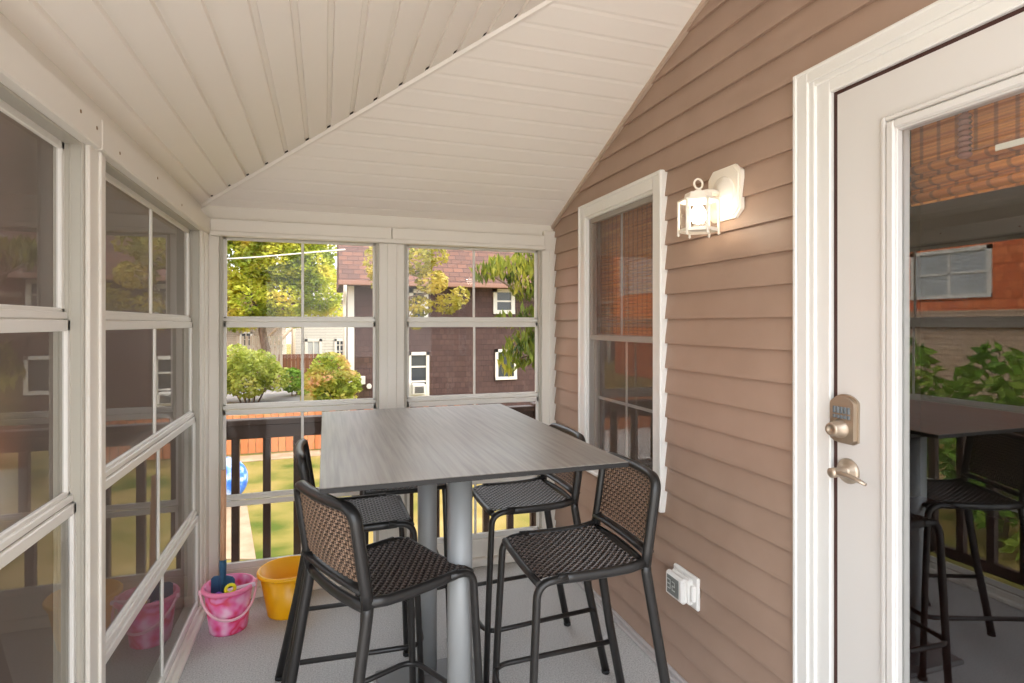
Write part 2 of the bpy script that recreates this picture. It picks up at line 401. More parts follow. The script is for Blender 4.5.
# posts of the left and back walls
def post_y(mb, y0, y1, x=XL):   # on the left wall
    mb.bbox(x-.10, x+.012, y0, y1, 0, 1.89, .004)
    mb.bbox(x+.012, x+.02, y0+.055, y1-.055, 0, 1.875, .003)
def post_x(mb, x0, x1, y=YB):
    mb.bbox(x0, x1, y-.012, y+.10, 0, 1.89, .004)
    mb.bbox(x0+.045, x1-.045, y-.02, y-.012, 0, 1.87, .003)
pl = MB(); post_y(pl, .27, .44); post_y(pl, 1.70, 1.815); post_y(pl, 3.075, 3.33)
pl.bbox(XL-.10, XL+.01, .3, 3.2, 0, .055, .004); pl.bbox(XL-.02, XL+.03, YF, 3.2, 0, .025, .006)
struct(pl.build('wall_left', M['trim']), 'left window wall of white posts and sill', 'wall')
pb = MB(); post_x(pb, -.69, -.515); post_x(pb, .285, .425); post_x(pb, 1.255, XR+.02)
pb.bbox(-.5, 1.26, YB-.005, YB+.10, 0, .155, .004); pb.bbox(-.55, 1.35, YB-.03, YB, 0, .05, .006)
struct(pb.build('wall_back', M['trim']), 'back window wall of white posts and sill', 'wall')

# four-track vinyl windows
def vinyl_window(name, label, a0, a1, z0, z1, axis, plane, sgn, levels, pane_mat, screen=True):
    """axis 'y' = left wall (runs along Y), axis 'x' = back wall; sgn points outdoors along the wall normal"""
    w = sempty(name, label, 'window')
    def bx(mb, a, b, n0, n1, za, zb, bev=.0025):
        (mb.bbox(plane+sgn*n0, plane+sgn*n1, a, b, za, zb, bev) if axis == 'y' else mb.bbox(a, b, plane+sgn*n0, plane+sgn*n1, za, zb, bev))
    fr = MB()
    for (p, q) in ((a0, 1), (a1, -1)):                       # stepped track jambs
        for k in range(5):
            bx(fr, p, p+q*(.016-.004*(k % 2)), -.004+k*.0125, .004+k*.0125, z0, z1)
        bx(fr, p, p+q*.0145, -.002, .06, z0, z1)
    bx(fr, a0, a1, 0, .06, z1-.02, z1); bx(fr, a0, a1, 0, .06, z0, z0+.02)
    fr.build('window_frame', M['track'], w)
    zs = levels
    for k in range(4):
        zt, zb = zs[k], zs[k+1]; n0 = .036-.0125*k; n1 = n0+.012
        i0, i1 = a0+.0125, a1-.0125
        sh = MB(); sw = .018
        bx(sh, i0, i0+sw, n0, n1, zb, zt); bx(sh, i1-sw, i1, n0, n1, zb, zt)
        bx(sh, i0, i1, n0, n1, zt-.028, zt); bx(sh, i0, i1, n0, n1, zb, zb+.030)
        if k < 3: bx(sh, i0, i1, n0-.006, n0+.004, zb+.002, zb+.020)
        so = sh.build('sash', M['alu'], w)
        mu = MB(); bx(mu, (a0+a1)/2-.007, (a0+a1)/2+.007, n0+.002, n0+.010, zb+.03, zt-.028); mu.build('muntin', M['alu'], so)
        pn = MB(); m = n0+.008
        if axis == 'y': pn.quad((plane+sgn*m, i0+sw, zb+.03), (plane+sgn*m, i1-sw, zb+.03), (plane+sgn*m, i1-sw, zt-.028), (plane+sgn*m, i0+sw, zt-.028))
        else: pn.quad((i0+sw, plane+sgn*m, zb+.03), (i1-sw, plane+sgn*m, zb+.03), (i1-sw, plane+sgn*m, zt-.028), (i0+sw, plane+sgn*m, zt-.028))
        pn.build('vinyl_pane', pane_mat, so)
    if screen:
        sc = MB(); m = .062
        if axis == 'y': sc.quad((plane+sgn*m, a0, z0), (plane+sgn*m, a1, z0), (plane+sgn*m, a1, z1), (plane+sgn*m, a0, z1))
        else: sc.quad((a0, plane+sgn*m, z0), (a1, plane+sgn*m, z0), (a1, plane+sgn*m, z1), (a0, plane+sgn*m, z1))
        sc.build('insect_screen', M['screen'], w)
    return w
LV = [1.88, 1.43, .975, .50, .06]
vinyl_window('window_1', 'smoke vinyl window of four stacked sashes, nearest on the left wall', .44, 1.70, .05, 1.89, 'y', XL, -1, LV, M['vinylside'])
vinyl_window('window_2', 'smoke vinyl window on the left wall beside the pink bucket', 1.815, 3.075, .05, 1.89, 'y', XL, -1, LV, M['vinylside'])
LB = [1.885, 1.43, .975, .505, .155]
vinyl_window('window_3', 'back wall window showing the tree and bushes, behind the buckets', -.515, .285, .15, 1.89, 'x', YB, 1, LB, M['vinyl'], screen=False)
vinyl_window('window_4', 'back wall window beside the siding showing the dark house', .425, 1.255, .15, 1.89, 'x', YB, 1, LB, M['vinyl'], screen=False)

# ------------------------------------------------------------------ house wall with dutch-lap siding
WIN = (2.10, 2.79, .71, 1.995); DOOR = (.20, 1.285, -.1, 2.12)
sd = MB(); EX = .1016
def prof_piece(z0, z1, y0, y1):
    """one course from its profile, clipped to z0..z1 of the course"""
def course(zb, y0, y1, zlo=-9, zhi=9):
    pr = [(0, 0), (0, .014), (.012, .0135), (EX, .0015)]
    pts = [(zb+h, o) for h, o in pr]
    out = []
    for (za, oa), (zq, oq) in zip(pts[:-1], pts[1:]):
        if zq <= zlo or za >= zhi: 
            if not (za == zq and zlo <= za <= zhi): continue
        lo, hi = max(za, zlo), min(zq, zhi)
        f = (lambda z: oa if zq == za else oa+(oq-oa)*(z-za)/(zq-za))
        p0 = (lo, oa if zq == za else f(lo)); p1 = (hi, oq if zq == za else f(hi))
        sd.quad((XR-p0[1], y0, p0[0]), (XR-p0[1], y1, p0[0]), (XR-p1[1], y1, p1[0]), (XR-p1[1], y0, p1[0]))
z = -.0; 
# courses are placed so their butts fall where the photograph shows them
z0 = 1.42-(317-324)/565*(1.35/.776)-14*EX-.0
while z0 > -.12: z0 -= EX
k = 0; Y0, Y1 = -.9, YB+.10
zb = z0
while zb < 2.95:
    zt = zb+EX
    cuts = [(DOOR[0], DOOR[1], DOOR[2], DOOR[3]), (WIN[0], WIN[1], WIN[2], WIN[3])]
    y = Y0
    for (c0, c1, q0, q1) in cuts:
        if zt > q0 and zb < q1:
            course(zb, y, c0)
            if zb < q0: course(zb, c0, c1, zhi=q0)
            if zt > q1: course(zb, c0, c1, zlo=q1)
            y = c1
    course(zb, y, Y1)
    zb += EX
struct(sd.build('wall_right', M['siding'], fix=False), 'taupe brown lap sided house wall', 'wall')
for f in bpy.data.objects['wall_right'].data.polygons: pass
# backing of the wall (sheathing) round the openings
bk = MB()
bk.box(XR+.002, XR+.1, -.9, DOOR[0], -.3, 2.95).box(XR+.002, XR+.1, DOOR[0], DOOR[1], DOOR[3], 2.95)
bk.box(XR+.002, XR+.1, DOOR[1], WIN[0], -.3, 2.95).box(XR+.002, XR+.1, WIN[0], WIN[1], -.3, WIN[2]).box(XR+.002, XR+.1, WIN[0], WIN[1], WIN[3], 2.95).box(XR+.002, XR+.1, WIN[1], YB+.1, -.3, 2.95)
struct(bk.build('wall_right_core', M['roomwall']), 'core of the house wall', 'wall')
# the dark room indoors
rm = MB()
def inroom(x0, x1, y0, y1, z0_, z1_): rm.box(x0, x1, y0, y1, z0_, z1_)
inroom(4.6, 4.7, -1.0, 3.4, -.3, 2.95); inroom(XR, 4.7, -1.0, -.9, -.3, 2.95); inroom(XR, 4.7, 3.32, 3.42, -.3, 2.95)
struct(rm.build('wall_inside', M['roomwall']), 'dim walls of the room indoors', 'wall')
struct(MB().box(XR, 4.7, -1.0, 3.42, 2.45, 2.95).build('ceiling_inside', M['roomwall']), 'ceiling of the room indoors', 'ceiling')
struct(MB().box(XR+.1, 4.6, -.9, 3.32, -.3, .02).build('floor_inside', M['roomfloor']), 'reddish wood floor of the room indoors', 'floor')
struct(MB().prism([(XR-.0, -1.0, 2.95), (4.7, -1.0, 2.95), (3.0, -1.0, 4.1)], (0, 4.42, 0)).build('roof_house', M['rooflid']), 'house roof', 'roof')
# baseboard strip along the siding
bb = MB().bbox(XR-.026, XR+.0, DOOR[1]+.08, YB-.03, 0, .028, .004).bbox(XR-.045, XR-.024, DOOR[1]+.08, YB-.03, 0, .014, .003)
struct(bb.build('baseboard_right', M['greystrip']), 'grey strip along the foot of the brown siding', 'baseboard')

# house window
hw = sempty('window_5', 'tall white cased sash window in the brown siding', 'window')
y0, y1, z0_, z1_ = 2.022, 2.825, .638, 2.06
cs = MB()
def ring(mb, X0, X1, ya, yb, za, zb, w, bev=.004, bot=True):
    mb.bbox(X0, X1, ya, ya+w, za, zb, bev); mb.bbox(X0, X1, yb-w, yb, za, zb, bev); mb.bbox(X0, X1, ya+w, yb-w, zb-w, zb, bev)
    if bot: mb.bbox(X0, X1, ya+w, yb-w, za, za+w, bev)
ring(cs, XR-.030, XR+.01, y0, y1, z0_, z1_, .070); ring(cs, XR-.020, XR+.04, y0+.055, y1-.055, z0_+.055, z1_-.055, .026)
ring(cs, XR-.036, XR-.026, y0, y1, z0_, z1_, .018)
cs.build('casing', M['casing'], hw)
iy0, iy1 = y0+.08, y1-.08; iz0, iz1 = z0_+.08, z1_-.08; zm = 1.348
for (za, zb, X, nm) in ((zm-.012, iz1, XR-.004, 'sash'), (iz0, zm+.018, XR+.022, 'sash')):
    sh = MB(); ring(sh, X, X+.022, iy0, iy1, za, zb, .026, .002)
    so = sh.build(nm, mat('sash_vinyl', (206, 200, 192), .4) if 'sash_vinyl' not in bpy.data.materials else bpy.data.materials['sash_vinyl'], hw)
    MB().quad((X+.010, iy0+.026, za+.026), (X+.010, iy1-.026, za+.026), (X+.010, iy1-.026, zb-.026), (X+.010, iy0+.026, zb-.026)).build('glass_pane', M['sashglass'], so)
    g = MB(); ym = (iy0+iy1)/2; g.box(X+.013, X+.017, ym-.007, ym+.007, za+.026, zb-.026)
    if X > XR: g.box(X+.013, X+.017, iy0+.026, iy1-.026, (za+zb)/2-.019, (za+zb)/2-.005)
    g.build('muntin', M['casing'], so)
MB().quad((XR-.006, iy0, iz0), (XR-.006, iy1, iz0), (XR-.006, iy1, iz1), (XR-.006, iy0, iz1)).build('insect_screen', M['screenfine'], hw)
# door
dr = sempty('door_1', 'white full glass door with keypad lock in the brown siding', 'door')
cs = MB()
yo0, yo1, zt = .152, 1.335, 2.156
def dcase(mb, X0, X1, wa, wb):
    """door surround band between inset wa and wb from the outer edge (a little slimmer over the head)"""
    ta, tb_ = wa*.76, wb*.76
    mb.bbox(X0, X1, yo1-wb, yo1-wa, 0, zt-ta, .003); mb.bbox(X0, X1, yo0+wa, yo0+wb, 0, zt-ta, .003); mb.bbox(X0, X1, yo0+wb-.002, yo1-wb+.002, zt-tb_, zt-ta, .003)
dcase(cs, XR-.026, XR+.02, 0, .052); dcase(cs, XR-.020, XR+.02, .049, .072); dcase(cs, XR-.012, XR+.10, .068, .117)
dcase(cs, XR-.030, XR-.020, 0, .014)
cs.build('casing', M['casing'], dr)
gk = MB(); sy0, sy1, sz1 = .275, 1.201, 2.054
dcase(gk, XR+.002, XR+.03, .112, .150); gk.build('weatherstrip', M['gasket'], dr)
SX = XR-.004
sl = MB(); gy0, gy1, gz0, gz1 = .455, 1.030, .20, 1.905
o_ = [(sy0, .02), (sy1, .02), (sy1, sz1), (sy0, sz1)]; i_ = [(gy0, gz0), (gy1, gz0), (gy1, gz1), (gy0, gz1)]
sl.add([(x, y, z) for x in (SX, SX+.044) for y, z in o_+i_],
       [(k, (k+1) % 4, 4+(k+1) % 4, 4+k) for k in range(4)]+[(8+k, 12+k, 12+(k+1) % 4, 8+(k+1) % 4) for k in range(4)]
       +[(k, 8+k, 8+(k+1) % 4, (k+1) % 4) for k in range(4)]+[(4+k, 4+(k+1) % 4, 12+(k+1) % 4, 12+k) for k in range(4)])
slab = sl.build('door_slab', M['doorwhite'], dr)
mo = MB(); ring(mo, SX-.010, SX, gy0-.036, gy1+.036, gz0-.036, gz1+.036, .012, .003); ring(mo, SX-.014, SX+.004, gy0-.020, gy1+.020, gz0-.020, gz1+.020, .022, .004)
ring(mo, SX-.006, SX+.012, gy0-.004, gy1+.004, gz0-.004, gz1+.004, .010, .002)
mo.build('glazing_bead', M['doorwhite'], dr)
MB().box(SX+.016, SX+.022, gy0, gy1, gz0, gz1).build('spacer', M['track'], slab) if False else None
MB().quad((SX+.014, gy0, gz0), (SX+.014, gy1, gz0), (SX+.014, gy1, gz1), (SX+.014, gy0, gz1)).build('glass_pane', M['glass'], dr)
MB().bbox(XR-.09, XR+.1, yo0+.1, yo1-.1, 0, .02, .004).build('threshold', M['greystrip'], dr)
# keypad deadbolt
py, pz = 1.172, 1.160
out = []
for t in range(0, 13):
    a = math.pi*t/12; out.append((py+.036*math.cos(a), pz+.046+.018*math.sin(a)**1.5))
out = [(py+.036, pz-.052), (py+.037, pz+.04)]+out+[(py-.037, pz+.04), (py-.036, pz-.052), (py-.022, pz-.060), (py+.022, pz-.060)]
lk = MB().prism([(SX-.019, y, z) for y, z in out], (.019, 0, 0))
lk.prism([(SX-.006, py+(y-py)*1.10, pz+(z-pz)*1.08) for y, z in out], (.006, 0, 0))
lock = lk.build('deadbolt', M['nickel'], dr)
def disc(mb, c, prof, n=24):
    """lathe whose axis points out of the wall (-X); prof = (radius, distance)"""
    o = len(mb.v); mb.lathe(prof, (0, 0, 0), n)
    for i in range(o, len(mb.v)):
        x, y, z = mb.v[i]; mb.v[i] = (c[0]-z, c[1]+x, c[2]+y)
cy = MB(); disc(cy, (SX-.019, py+.004, pz-.024), [(.026, 0), (.026, .004), (.021, .008), (.019, .030), (.017, .034), (.010, .034), (.009, .031), (0, .031)])
cy.build('keyhole_knob', M['nickel'], lock)
kp = MB()
for i in range(5):
    y = py+.022-.011*i; kp.bbox(SX-.022, SX-.018, y-.004, y+.004, pz+.018, pz+.036, .001)
    kp.bbox(SX-.022, SX-.018, y-.004, y+.004, pz+.004+.0, pz+.014, .001)
kp.build('keypad', M['keys'], lock)
ly, lz = 1.166, 1.022
lv = MB(); disc(lv, (SX, ly, lz), [(.034, 0), (.034, .004), (.029, .010), (.016, .013), (.0125, .018), (.012, .045), (.0135, .050), (.013, .062), (.008, .065), (0, .065)])
lv.tube([(SX-.050, ly+.004, lz), (SX-.052, ly-.02, lz+.003), (SX-.051, ly-.046, lz+.002), (SX-.048, ly-.070, lz-.004), (SX-.044, ly-.088, lz-.010)], .0085, 10, ry=.0065, radii=[1.1, 1, .95, .9, .6])
lv.build('door_handle', M['nickel'], dr)

# bamboo shades indoors
def shade(name, label, ya, yb, zt_, zb_, x, folds):
    t = thing(name, label, 'blind', (x, (ya+yb)/2, zb_))
    h = (yb-ya)/2
    mb = MB(); n = 40; L = zt_-zb_
    for i in range(n):
        za = L*i/n; zb = L*(i+.86)/n
        mb.box(0, .003, -h, h, za, zb)
    mb.build('slat_panel', M['bamboo'], t)
    fm = MB()
    for k in range(folds):
        zz = .016+.035*k
        fm.tube([(-.008-.003*k, -h, zz), (-.008-.003*k, h, zz)], .019, 12, ry=.011)
    fm.build('folded_hem', M['bamboo'], t)
    MB().bbox(-.02, .03, -h, h, L-.01, L+.04, .003).build('headrail', M['bamboo'], t)
    return t
shade('bamboo_shade', 'orange bamboo shade hanging inside the glass door', .42, 1.06, 2.02, 1.722, XR+.085, 3)
shade('bamboo_shade', 'brown bamboo shade inside the tall sash window', 2.10, 2.79, 2.0, 1.34, XR+.085, 1)
kn = thing('wind_chime_cord', 'mauve knotted cord hanging behind the door glass', 'cord', (XR+.045, .905, 1.80))
kb = MB()
for i in range(8): kb.torus((0, 0, .008+.0125*i), .008, .0062, 'z', 12, 6)
kb.tube([(0, 0, 0), (0, 0, .115)], .006, 8); kb.build('knotted_cord', M['cordmauve'], kn)
k2 = MB(); k2.lathe([(0, -.006), (.005, -.003), (.006, 0), (.005, .003), (0, .006)], (0, 0, .120), 10); k2.build('hook', M['nickel'], kn)
k3 = MB()
for i in range(7): k3.lathe([(0, -.0035), (.0035, 0), (0, .0035)], (-.006, -.015, .014+.0125*i), 8)
k3.build('bead', M['dark'], kn)
lb = MB().bbox(XR+.0425, XR+.0445, .772, .842, 1.798, 1.812, .0005).build('sticker', M['label']); tag(lb, 'small white label strip behind the door glass', 'sticker')

# ------------------------------------------------------------------ bar table
TX0, TX1, TY0, TY1, TZ = -.012, .775, 1.343, 2.515, 1.05
tb = thing('bar_table', 'tall bar table with grey wood grain top on two silver poles', 'table', ((TX0+TX1)/2, (TY0+TY1)/2, 0))
hx, hy = (TX1-TX0)/2, (TY1-TY0)/2
MB().bbox(-hx, hx, -hy, hy, TZ-.002, TZ, .001).build('tabletop', M['tabletop'], tb)
MB().bbox(-hx, hx, -hy, hy, TZ-.014, TZ-.002, .001).build('edge_band', M['edge'], tb)
MB().bbox(-.30, .30, -.42, .42, TZ-.05, TZ-.014, .003).build('support_frame', M['frame'], tb)
for py_ in (-.229, .351):
    MB().tube([(.012, py_, .02), (.012, py_, TZ-.04)], .0385, 32).build('pole', M['pole'], tb)
MB().bbox(-.19, .21, -.29, .41, 0, .022, .006).build('base_plate', M['base'], tb)

# ------------------------------------------------------------------ bar stools
def weave(fn, U, V, pitch, width, clip, thick=.0020, amp=.0020):
    """two families of ribbons passing over and under; fn(u, v) -> point, normal"""
    mb = MB(); mb.split = 0
    for fam in (0, 1):
        if fam: mb.split = len(mb.f)
        Lr = U if fam == 0 else V; Ls = V if fam == 0 else U
        n = int(2*Ls/pitch); 
        for i in range(n+1):
            s = -Ls+(2*Ls-n*pitch)/2+i*pitch
            ext = clip(s, fam)
            if ext is None: continue
            m = max(4, int(round(2*ext/pitch*2)))
            rings = []
            for j in range(m+1):
                r_ = -ext+2*ext*j/m
                ph = math.sin(math.pi*(r_/pitch)+ (math.pi*i if fam == 0 else math.pi*(i+1)))
                us = []
                for ds in (-width/2, width/2):
                    u_, v_ = (r_, s+ds) if fam == 0 else (s+ds, r_)
                    p, nn = fn(u_, v_); us.append((p+nn*(ph*amp+thick/2), p+nn*(ph*amp-thick/2)))
                rings.append([us[0][0], us[1][0], us[1][1], us[0][1]])
            o = len(mb.v); mb.v += [tuple(q) for rg in rings for q in rg]
            for j in range(m):
                for q in range(4):
                    mb.f.append([o+j*4+q, o+j*4+(q+1) % 4, o+(j+1)*4+(q+1) % 4, o+(j+1)*4+q]); mb.sm.append(False)
    return mb
SH = .705; HWD = .172
def sheen_tones(mb, o, m2):      # highlights and shade of an evenly coloured weave, painted as light and dark strands
    o.data.materials.append(m2)
    for i in range(mb.split, len(o.data.polygons)): o.data.polygons[i].material_index = 1
def seat_fn(u, v):      # u along depth (front +), v across
    x = u+.005; z = SH-.008*(1-(v/HWD)**2)*.8-.006*math.cos(u*8)
    f = max(0, x-.115); z -= f*f*3.2
    b = max(0, -.08-x); z += b*b*1.2
    return Vector((x, v, z)), Vector((0, 0, 1))
def back_pt(h, y):      # h above the seat along the back
    bow = -.018*(1-(y/HWD)**2)
    return Vector((-.170-.042*h/.28+bow*min(1, h/.1), y, SH-.01+h))
def make_stool():
    t = bpy.data.objects.new('bar_stool', None); COL.objects.link(t); t.empty_display_size = .1
    sw_ = weave(seat_fn, .158, .158, .0122, .0084, lambda s, f: .158); sheen_tones(sw_, sw_.build('seat', M['weave'], t, fix=False), M['weave2'])
    B0, B1, rc = .058, .252, .05; mid = (B0+B1)/2; hh = (B1-B0)/2
    def bclip(s, fam):
        if fam == 0:       # ribbon runs across (u along y) at height s
            d = s-(hh-rc)
            return .158-(0 if d <= 0 else rc-math.sqrt(max(0, rc*rc-d*d)))
        return hh-(0 if abs(s) < .158-rc else (rc-math.sqrt(max(0, rc*rc-(abs(s)-(.158-rc))**2)))*.5)
    def bfn(u, v): return back_pt(mid+v, u), Vector((1, 0, .17)).normalized()
    bw_ = weave(bfn, .158, hh, .0122, .0086, bclip); sheen_tones(bw_, bw_.build('backrest', M['weaveback'], t, fix=False), M['weaveback2'])
    bf = MB()
    zt_ = B1+.008
    path = [back_pt(0, -HWD)]+[back_pt(h, -HWD) for h in (.08, .16)]+[back_pt(zt_, -HWD), back_pt(zt_, -.06), back_pt(zt_, .06), back_pt(zt_, HWD)]+[back_pt(h, HWD) for h in (.16, .08, 0)]
    bf.tube(rp(path, .07, 6), .013, 10, ry=.017, up=(1, 0, 0))
    bf.tube([back_pt(B0-.016, y) for y in (-HWD, -.11, -.055, 0, .055, .11, HWD)], .009, 10, ry=.021, up=(1, 0, 0))
    bf.build('back_frame', M['frame'], t)
    sf = MB()
    for s in (-1, 1):
        sf.tube([seat_fn(x, s*.168)[0]+Vector((0, s*.004, -.006)) for x in (-.175, -.12, -.06, 0, .06, .11)], .012, 10, ry=.015)
    sf.tube([(seat_fn(.163, y)[0]+Vector((0, 0, -.010))) for y in (-.172, -.09, 0, .09, .172)], .011, 10)
    sf.tube([(-.170-.016*(1-(y/.172)**2), y, SH-.014) for y in (-.172, -.11, -.05, 0, .05, .11, .172)], .011, 10, ry=.017)
    sf.build('seat_frame', M['frame'], t)
    for s in (-1, 1):
        lg = MB().tube(rp([(.085, s*.172, SH-.008), (.175, s*.172, SH-.018), (.192, s*.180, .35), (.205, s*.190, .012)], .075, 8), .0135, 10, ry=.0115)
        o = lg.build('leg', M['frame'], t)
        MB().tube([(.2055, s*.190, 0), (.2053, s*.190, .014)], .0155, 12).build('glide', M['glide'], o)
        lg = MB().tube([(-.170, s*.172, SH+.0), (-.172, s*.172, SH-.03), (-.230, s*.182, .34), (-.300, s*.192, .012)], .0125, 10, ry=.016)
        o = lg.build('leg', M['frame'], t)
        MB().tube([(-.301, s*.192, 0), (-.299, s*.192, .014)], .0165, 12).build('glide', M['glide'], o)
    ft = MB(); zf = .262
    ft.tube(rp([(-.252, -.188, zf+.004), (.205, -.196, zf-.012), (.222, 0, zf-.014), (.205, .196, zf-.012), (-.252, .188, zf+.004)], .06, 7), .009, 10)
    ft.build('footrest', M['frame'], t)
    return t
def copy_tree(o, parent=None):
    c = o.copy(); COL.objects.link(c)
    if parent: c.parent = parent
    for ch in list(o.children): copy_tree(ch, c)
    return c
proto = make_stool()
stools = [(.186, 1.713, 25, 'black woven bar stool angled into the table with its brown back showing'),
          (.745, 1.655, 179, 'black woven bar stool beside the small white wall outlet, facing the table'),
          (.130, 2.250, 1, 'black woven bar stool across the table beside the yellow pail, back seen edge-on'),
          (.785, 2.258, 180, 'black woven bar stool under the tall sash window, half hidden by the table'),
          (.345, 2.695, -91, 'black woven bar stool at the far end of the table by the back windows')]
for i, (x, y, a, l) in enumerate(stools):
    o = proto if i == 0 else copy_tree(proto)
    o.location = (x, y, 0); o.rotation_euler = (0, 0, R(a)); tag(o, l, 'bar stool', 'woven bar stools around the table')

# ------------------------------------------------------------------ wall lantern
ln = thing('wall_lantern', 'lit white glass lantern on an octagonal plate on the brown siding', 'wall lamp', (XR-.016, 1.648, 1.875))
pl_ = MB(); c = .026; hw_ = .084; hz = .092
o8 = [(hw_-c, -hz), (hw_, -hz+c), (hw_, hz-c), (hw_-c, hz), (-hw_+c, hz), (-hw_, hz-c), (-hw_, -hz+c), (-hw_+c, -hz)]
pl_.prism([(-.006, y, z) for y, z in o8], (.016, 0, 0)); pl_.prism([(-.011, y*.9, z*.9) for y, z in o8], (.006, 0, 0))
disc(pl_, (-.010, 0, 0), [(.060, 0), (.060, .004), (.055, .008), (.040, .008), (.034, .016), (.020, .022), (0, .024)], 28)
pl_.build('back_plate', M['lampwhite'], ln)
lx, lz0 = -.112, -.128
MB().tube(rp([(-.03, 0, 0), (-.075, 0, .005), (lx, 0, -.012), (lx, 0, -.03)], .03), .011, 10).build('arm', M['lampwhite'], ln)
cg = MB(); HX = [(math.cos(R(60*i+20)), math.sin(R(60*i+20))) for i in range(6)]
rr = .066
for (z0h, z1h, ra, rb) in ((lz0-.010, lz0, 1.0, 1.04), (lz0+.094, lz0+.102, 1.05, 1.0), (lz0+.102, lz0+.108, .80, .76), (lz0+.108, lz0+.124, .72, .66)):
    cg.add([(lx+x*rr*ra, y*rr*ra, z0h) for x, y in HX]+[(lx+x*rr*rb, y*rr*rb, z1h) for x, y in HX],
           [tuple(range(6, 12))]+([tuple(range(6))[::-1]] if z0h > lz0 else [])+[(i, (i+1) % 6, 6+(i+1) % 6, 6+i) for i in range(6)])
for x, y in HX:
    cg.tube([(lx+x*rr, y*rr, lz0-.016), (lx+x*rr, y*rr, lz0+.10)], .0042, 8)
    cg.lathe([(0, -.006), (.006, 0), (0, .006)], (lx+x*rr, y*rr, lz0-.018), 8)
cg.lathe([(.016, 0), (.012, .010), (.006, .014)], (lx, 0, lz0+.124), 16)
cg.torus((lx, 0, lz0+.156), .017, .0036, 'y', 20, 8)
cage = cg.build('cage', M['lampwhite'], ln)
gp = MB()
for i in range(6):
    a, b = HX[i], HX[(i+1) % 6]
    gp.quad((lx+a[0]*rr*.97, a[1]*rr*.97, lz0), (lx+b[0]*rr*.97, b[1]*rr*.97, lz0), (lx+b[0]*rr*.97, b[1]*rr*.97, lz0+.094), (lx+a[0]*rr*.97, a[1]*rr*.97, lz0+.094))
gp.build('glass_panel', M['clear'], ln)
MB().lathe([(.014, .094), (.014, .082), (.012, .078)], (lx, 0, lz0), 16).build('socket', M['lampwhite'], ln)
MB().lathe([(.0, .018), (.016, .022), (.026, .036), (.028, .050), (.022, .066), (.014, .078), (.012, .086)], (lx, 0, lz0), 20).build('bulb', M['bulb'], ln)
pt = bpy.data.lights.new('lantern_light', 'POINT'); pt.energy = 2.4; pt.color = (1, .87, .70); pt.shadow_soft_size = .03
po = bpy.data.objects.new('lantern_light', pt); COL.objects.link(po); po.location = (XR-.016+lx, 1.648, 1.875+lz0+.05); 

# ------------------------------------------------------------------ outlet cover with thermometer
ot = thing('outlet_thermometer', 'white outlet cover with a small display low on the brown siding', 'outlet', (XR-.014, 1.868, .400))
MB().bbox(-.010, .006, -.075, .082, -.062, .062, .005).build('cover_plate', M['plate'], ot)
MB().bbox(-.030, -.008, -.050, .066, -.048, .050, .006).bbox(-.026, -.006, -.066, -.046, -.03, .03, .004).build('mount', M['plate'], ot)
bd = MB().bbox(-.056, -.028, -.044, .070, -.046, .050, .009).build('body', M['plate'], ot)
MB().bbox(-.0572, -.054, -.022, .054, -.032, .038, .001).build('display', M['lcd'], bd)
def seg7(mb, ch, y, z, w, h, x, th=.004):
    on = {'0': 'abcdef', '2': 'abged', '3': 'abgcd', '9': 'abcdfg'}[ch]
    S7 = {'a': (0, 1, 1, 1), 'b': (1, .5, 1, 1), 'c': (1, 0, 1, .5), 'd': (0, 0, 1, 0), 'e': (0, 0, 0, .5), 'f': (0, .5, 0, 1), 'g': (0, .5, 1, .5)}
    for s in on:
        a0, b0, a1, b1 = S7[s]
        p0 = (y-w*a0, z+h*b0); p1 = (y-w*a1, z+h*b1)
        mb.box(x, x+.0008, min(p0[0], p1[0])-th/2, max(p0[0], p1[0])+th/2, min(p0[1], p1[1])-th/2, max(p0[1], p1[1])+th/2)
dg = MB(); seg7(dg, '3', .048, -.012, .017, .034, -.0580); seg7(dg, '2', .018, -.012, .016, .032, -.0580); dg.build('digits', M['digitlite'], bd)

# ------------------------------------------------------------------ buckets, spade and toys
def bucket(name, label, x, y, rb, rt, h, m, mr, bail=None, ridge=False, sx=1, sy=1, rz=0):
    t = thing(name, label, 'bucket', (x, y, 0), rz)
    w = .004
    MB().lathe([(0, .004), (rb-.006, .004), (rb, 0), (rb+.001, .006), (rt, h), (rt-w, h), (rb-w, .01), (0, .01)], n=48, sx=sx, sy=sy).build('body', m, t)
    rm_ = MB().lathe([(rt-.004, h-.004), (rt+.004, h-.016), (rt+.010, h-.014), (rt+.011, h-.004), (rt+.006, h+.003), (rt-.002, h+.003), (rt-.004, h-.004)], n=48, sx=sx, sy=sy)
    if ridge:
        for k in range(7):
            a = R(-75+6.5*k); r = rt-.001
            rm_.tube([(r*math.cos(a)*sx, r*math.sin(a)*sy, h-.016), ((r-.002)*math.cos(a)*sx, (r-.002)*math.sin(a)*sy, h-.034)], .003, 6)
    rm_.build('rim', mr, t)
    if bail:
        pts = []
        for k in range(25):
            a = math.pi*k/24; pts.append((math.cos(a)*(rt+.012), -math.sin(a)*(rt*.98+.02), h-.012-math.sin(a)*.105))
        bo = MB().tube(pts, .0055, 8, ry=.008); 
        for s in (-1, 1): bo.tube([(s*(rt-.004), 0, h-.012), (s*(rt+.020), 0, h-.012)], .011, 12)
        bo.build('handle', bail, t)
    return t
bucket('toy_bucket', 'pink tie-dye bucket with a pale handle standing in the corner', -.428, 2.925, .080, .104, .205, M['pink'], M['pinkrim'], M['bail'], rz=R(14))
bucket('pail', 'yellow plastic pail on the floor beside the pink bucket', -.172, 3.008, .096, .134, .212, M['yellow'], M['yellow'], ridge=True)
sp = thing('spade', 'blue bladed spade with a wooden handle standing in the pink bucket', 'spade', (-.455, 2.945, .012), R(-20))
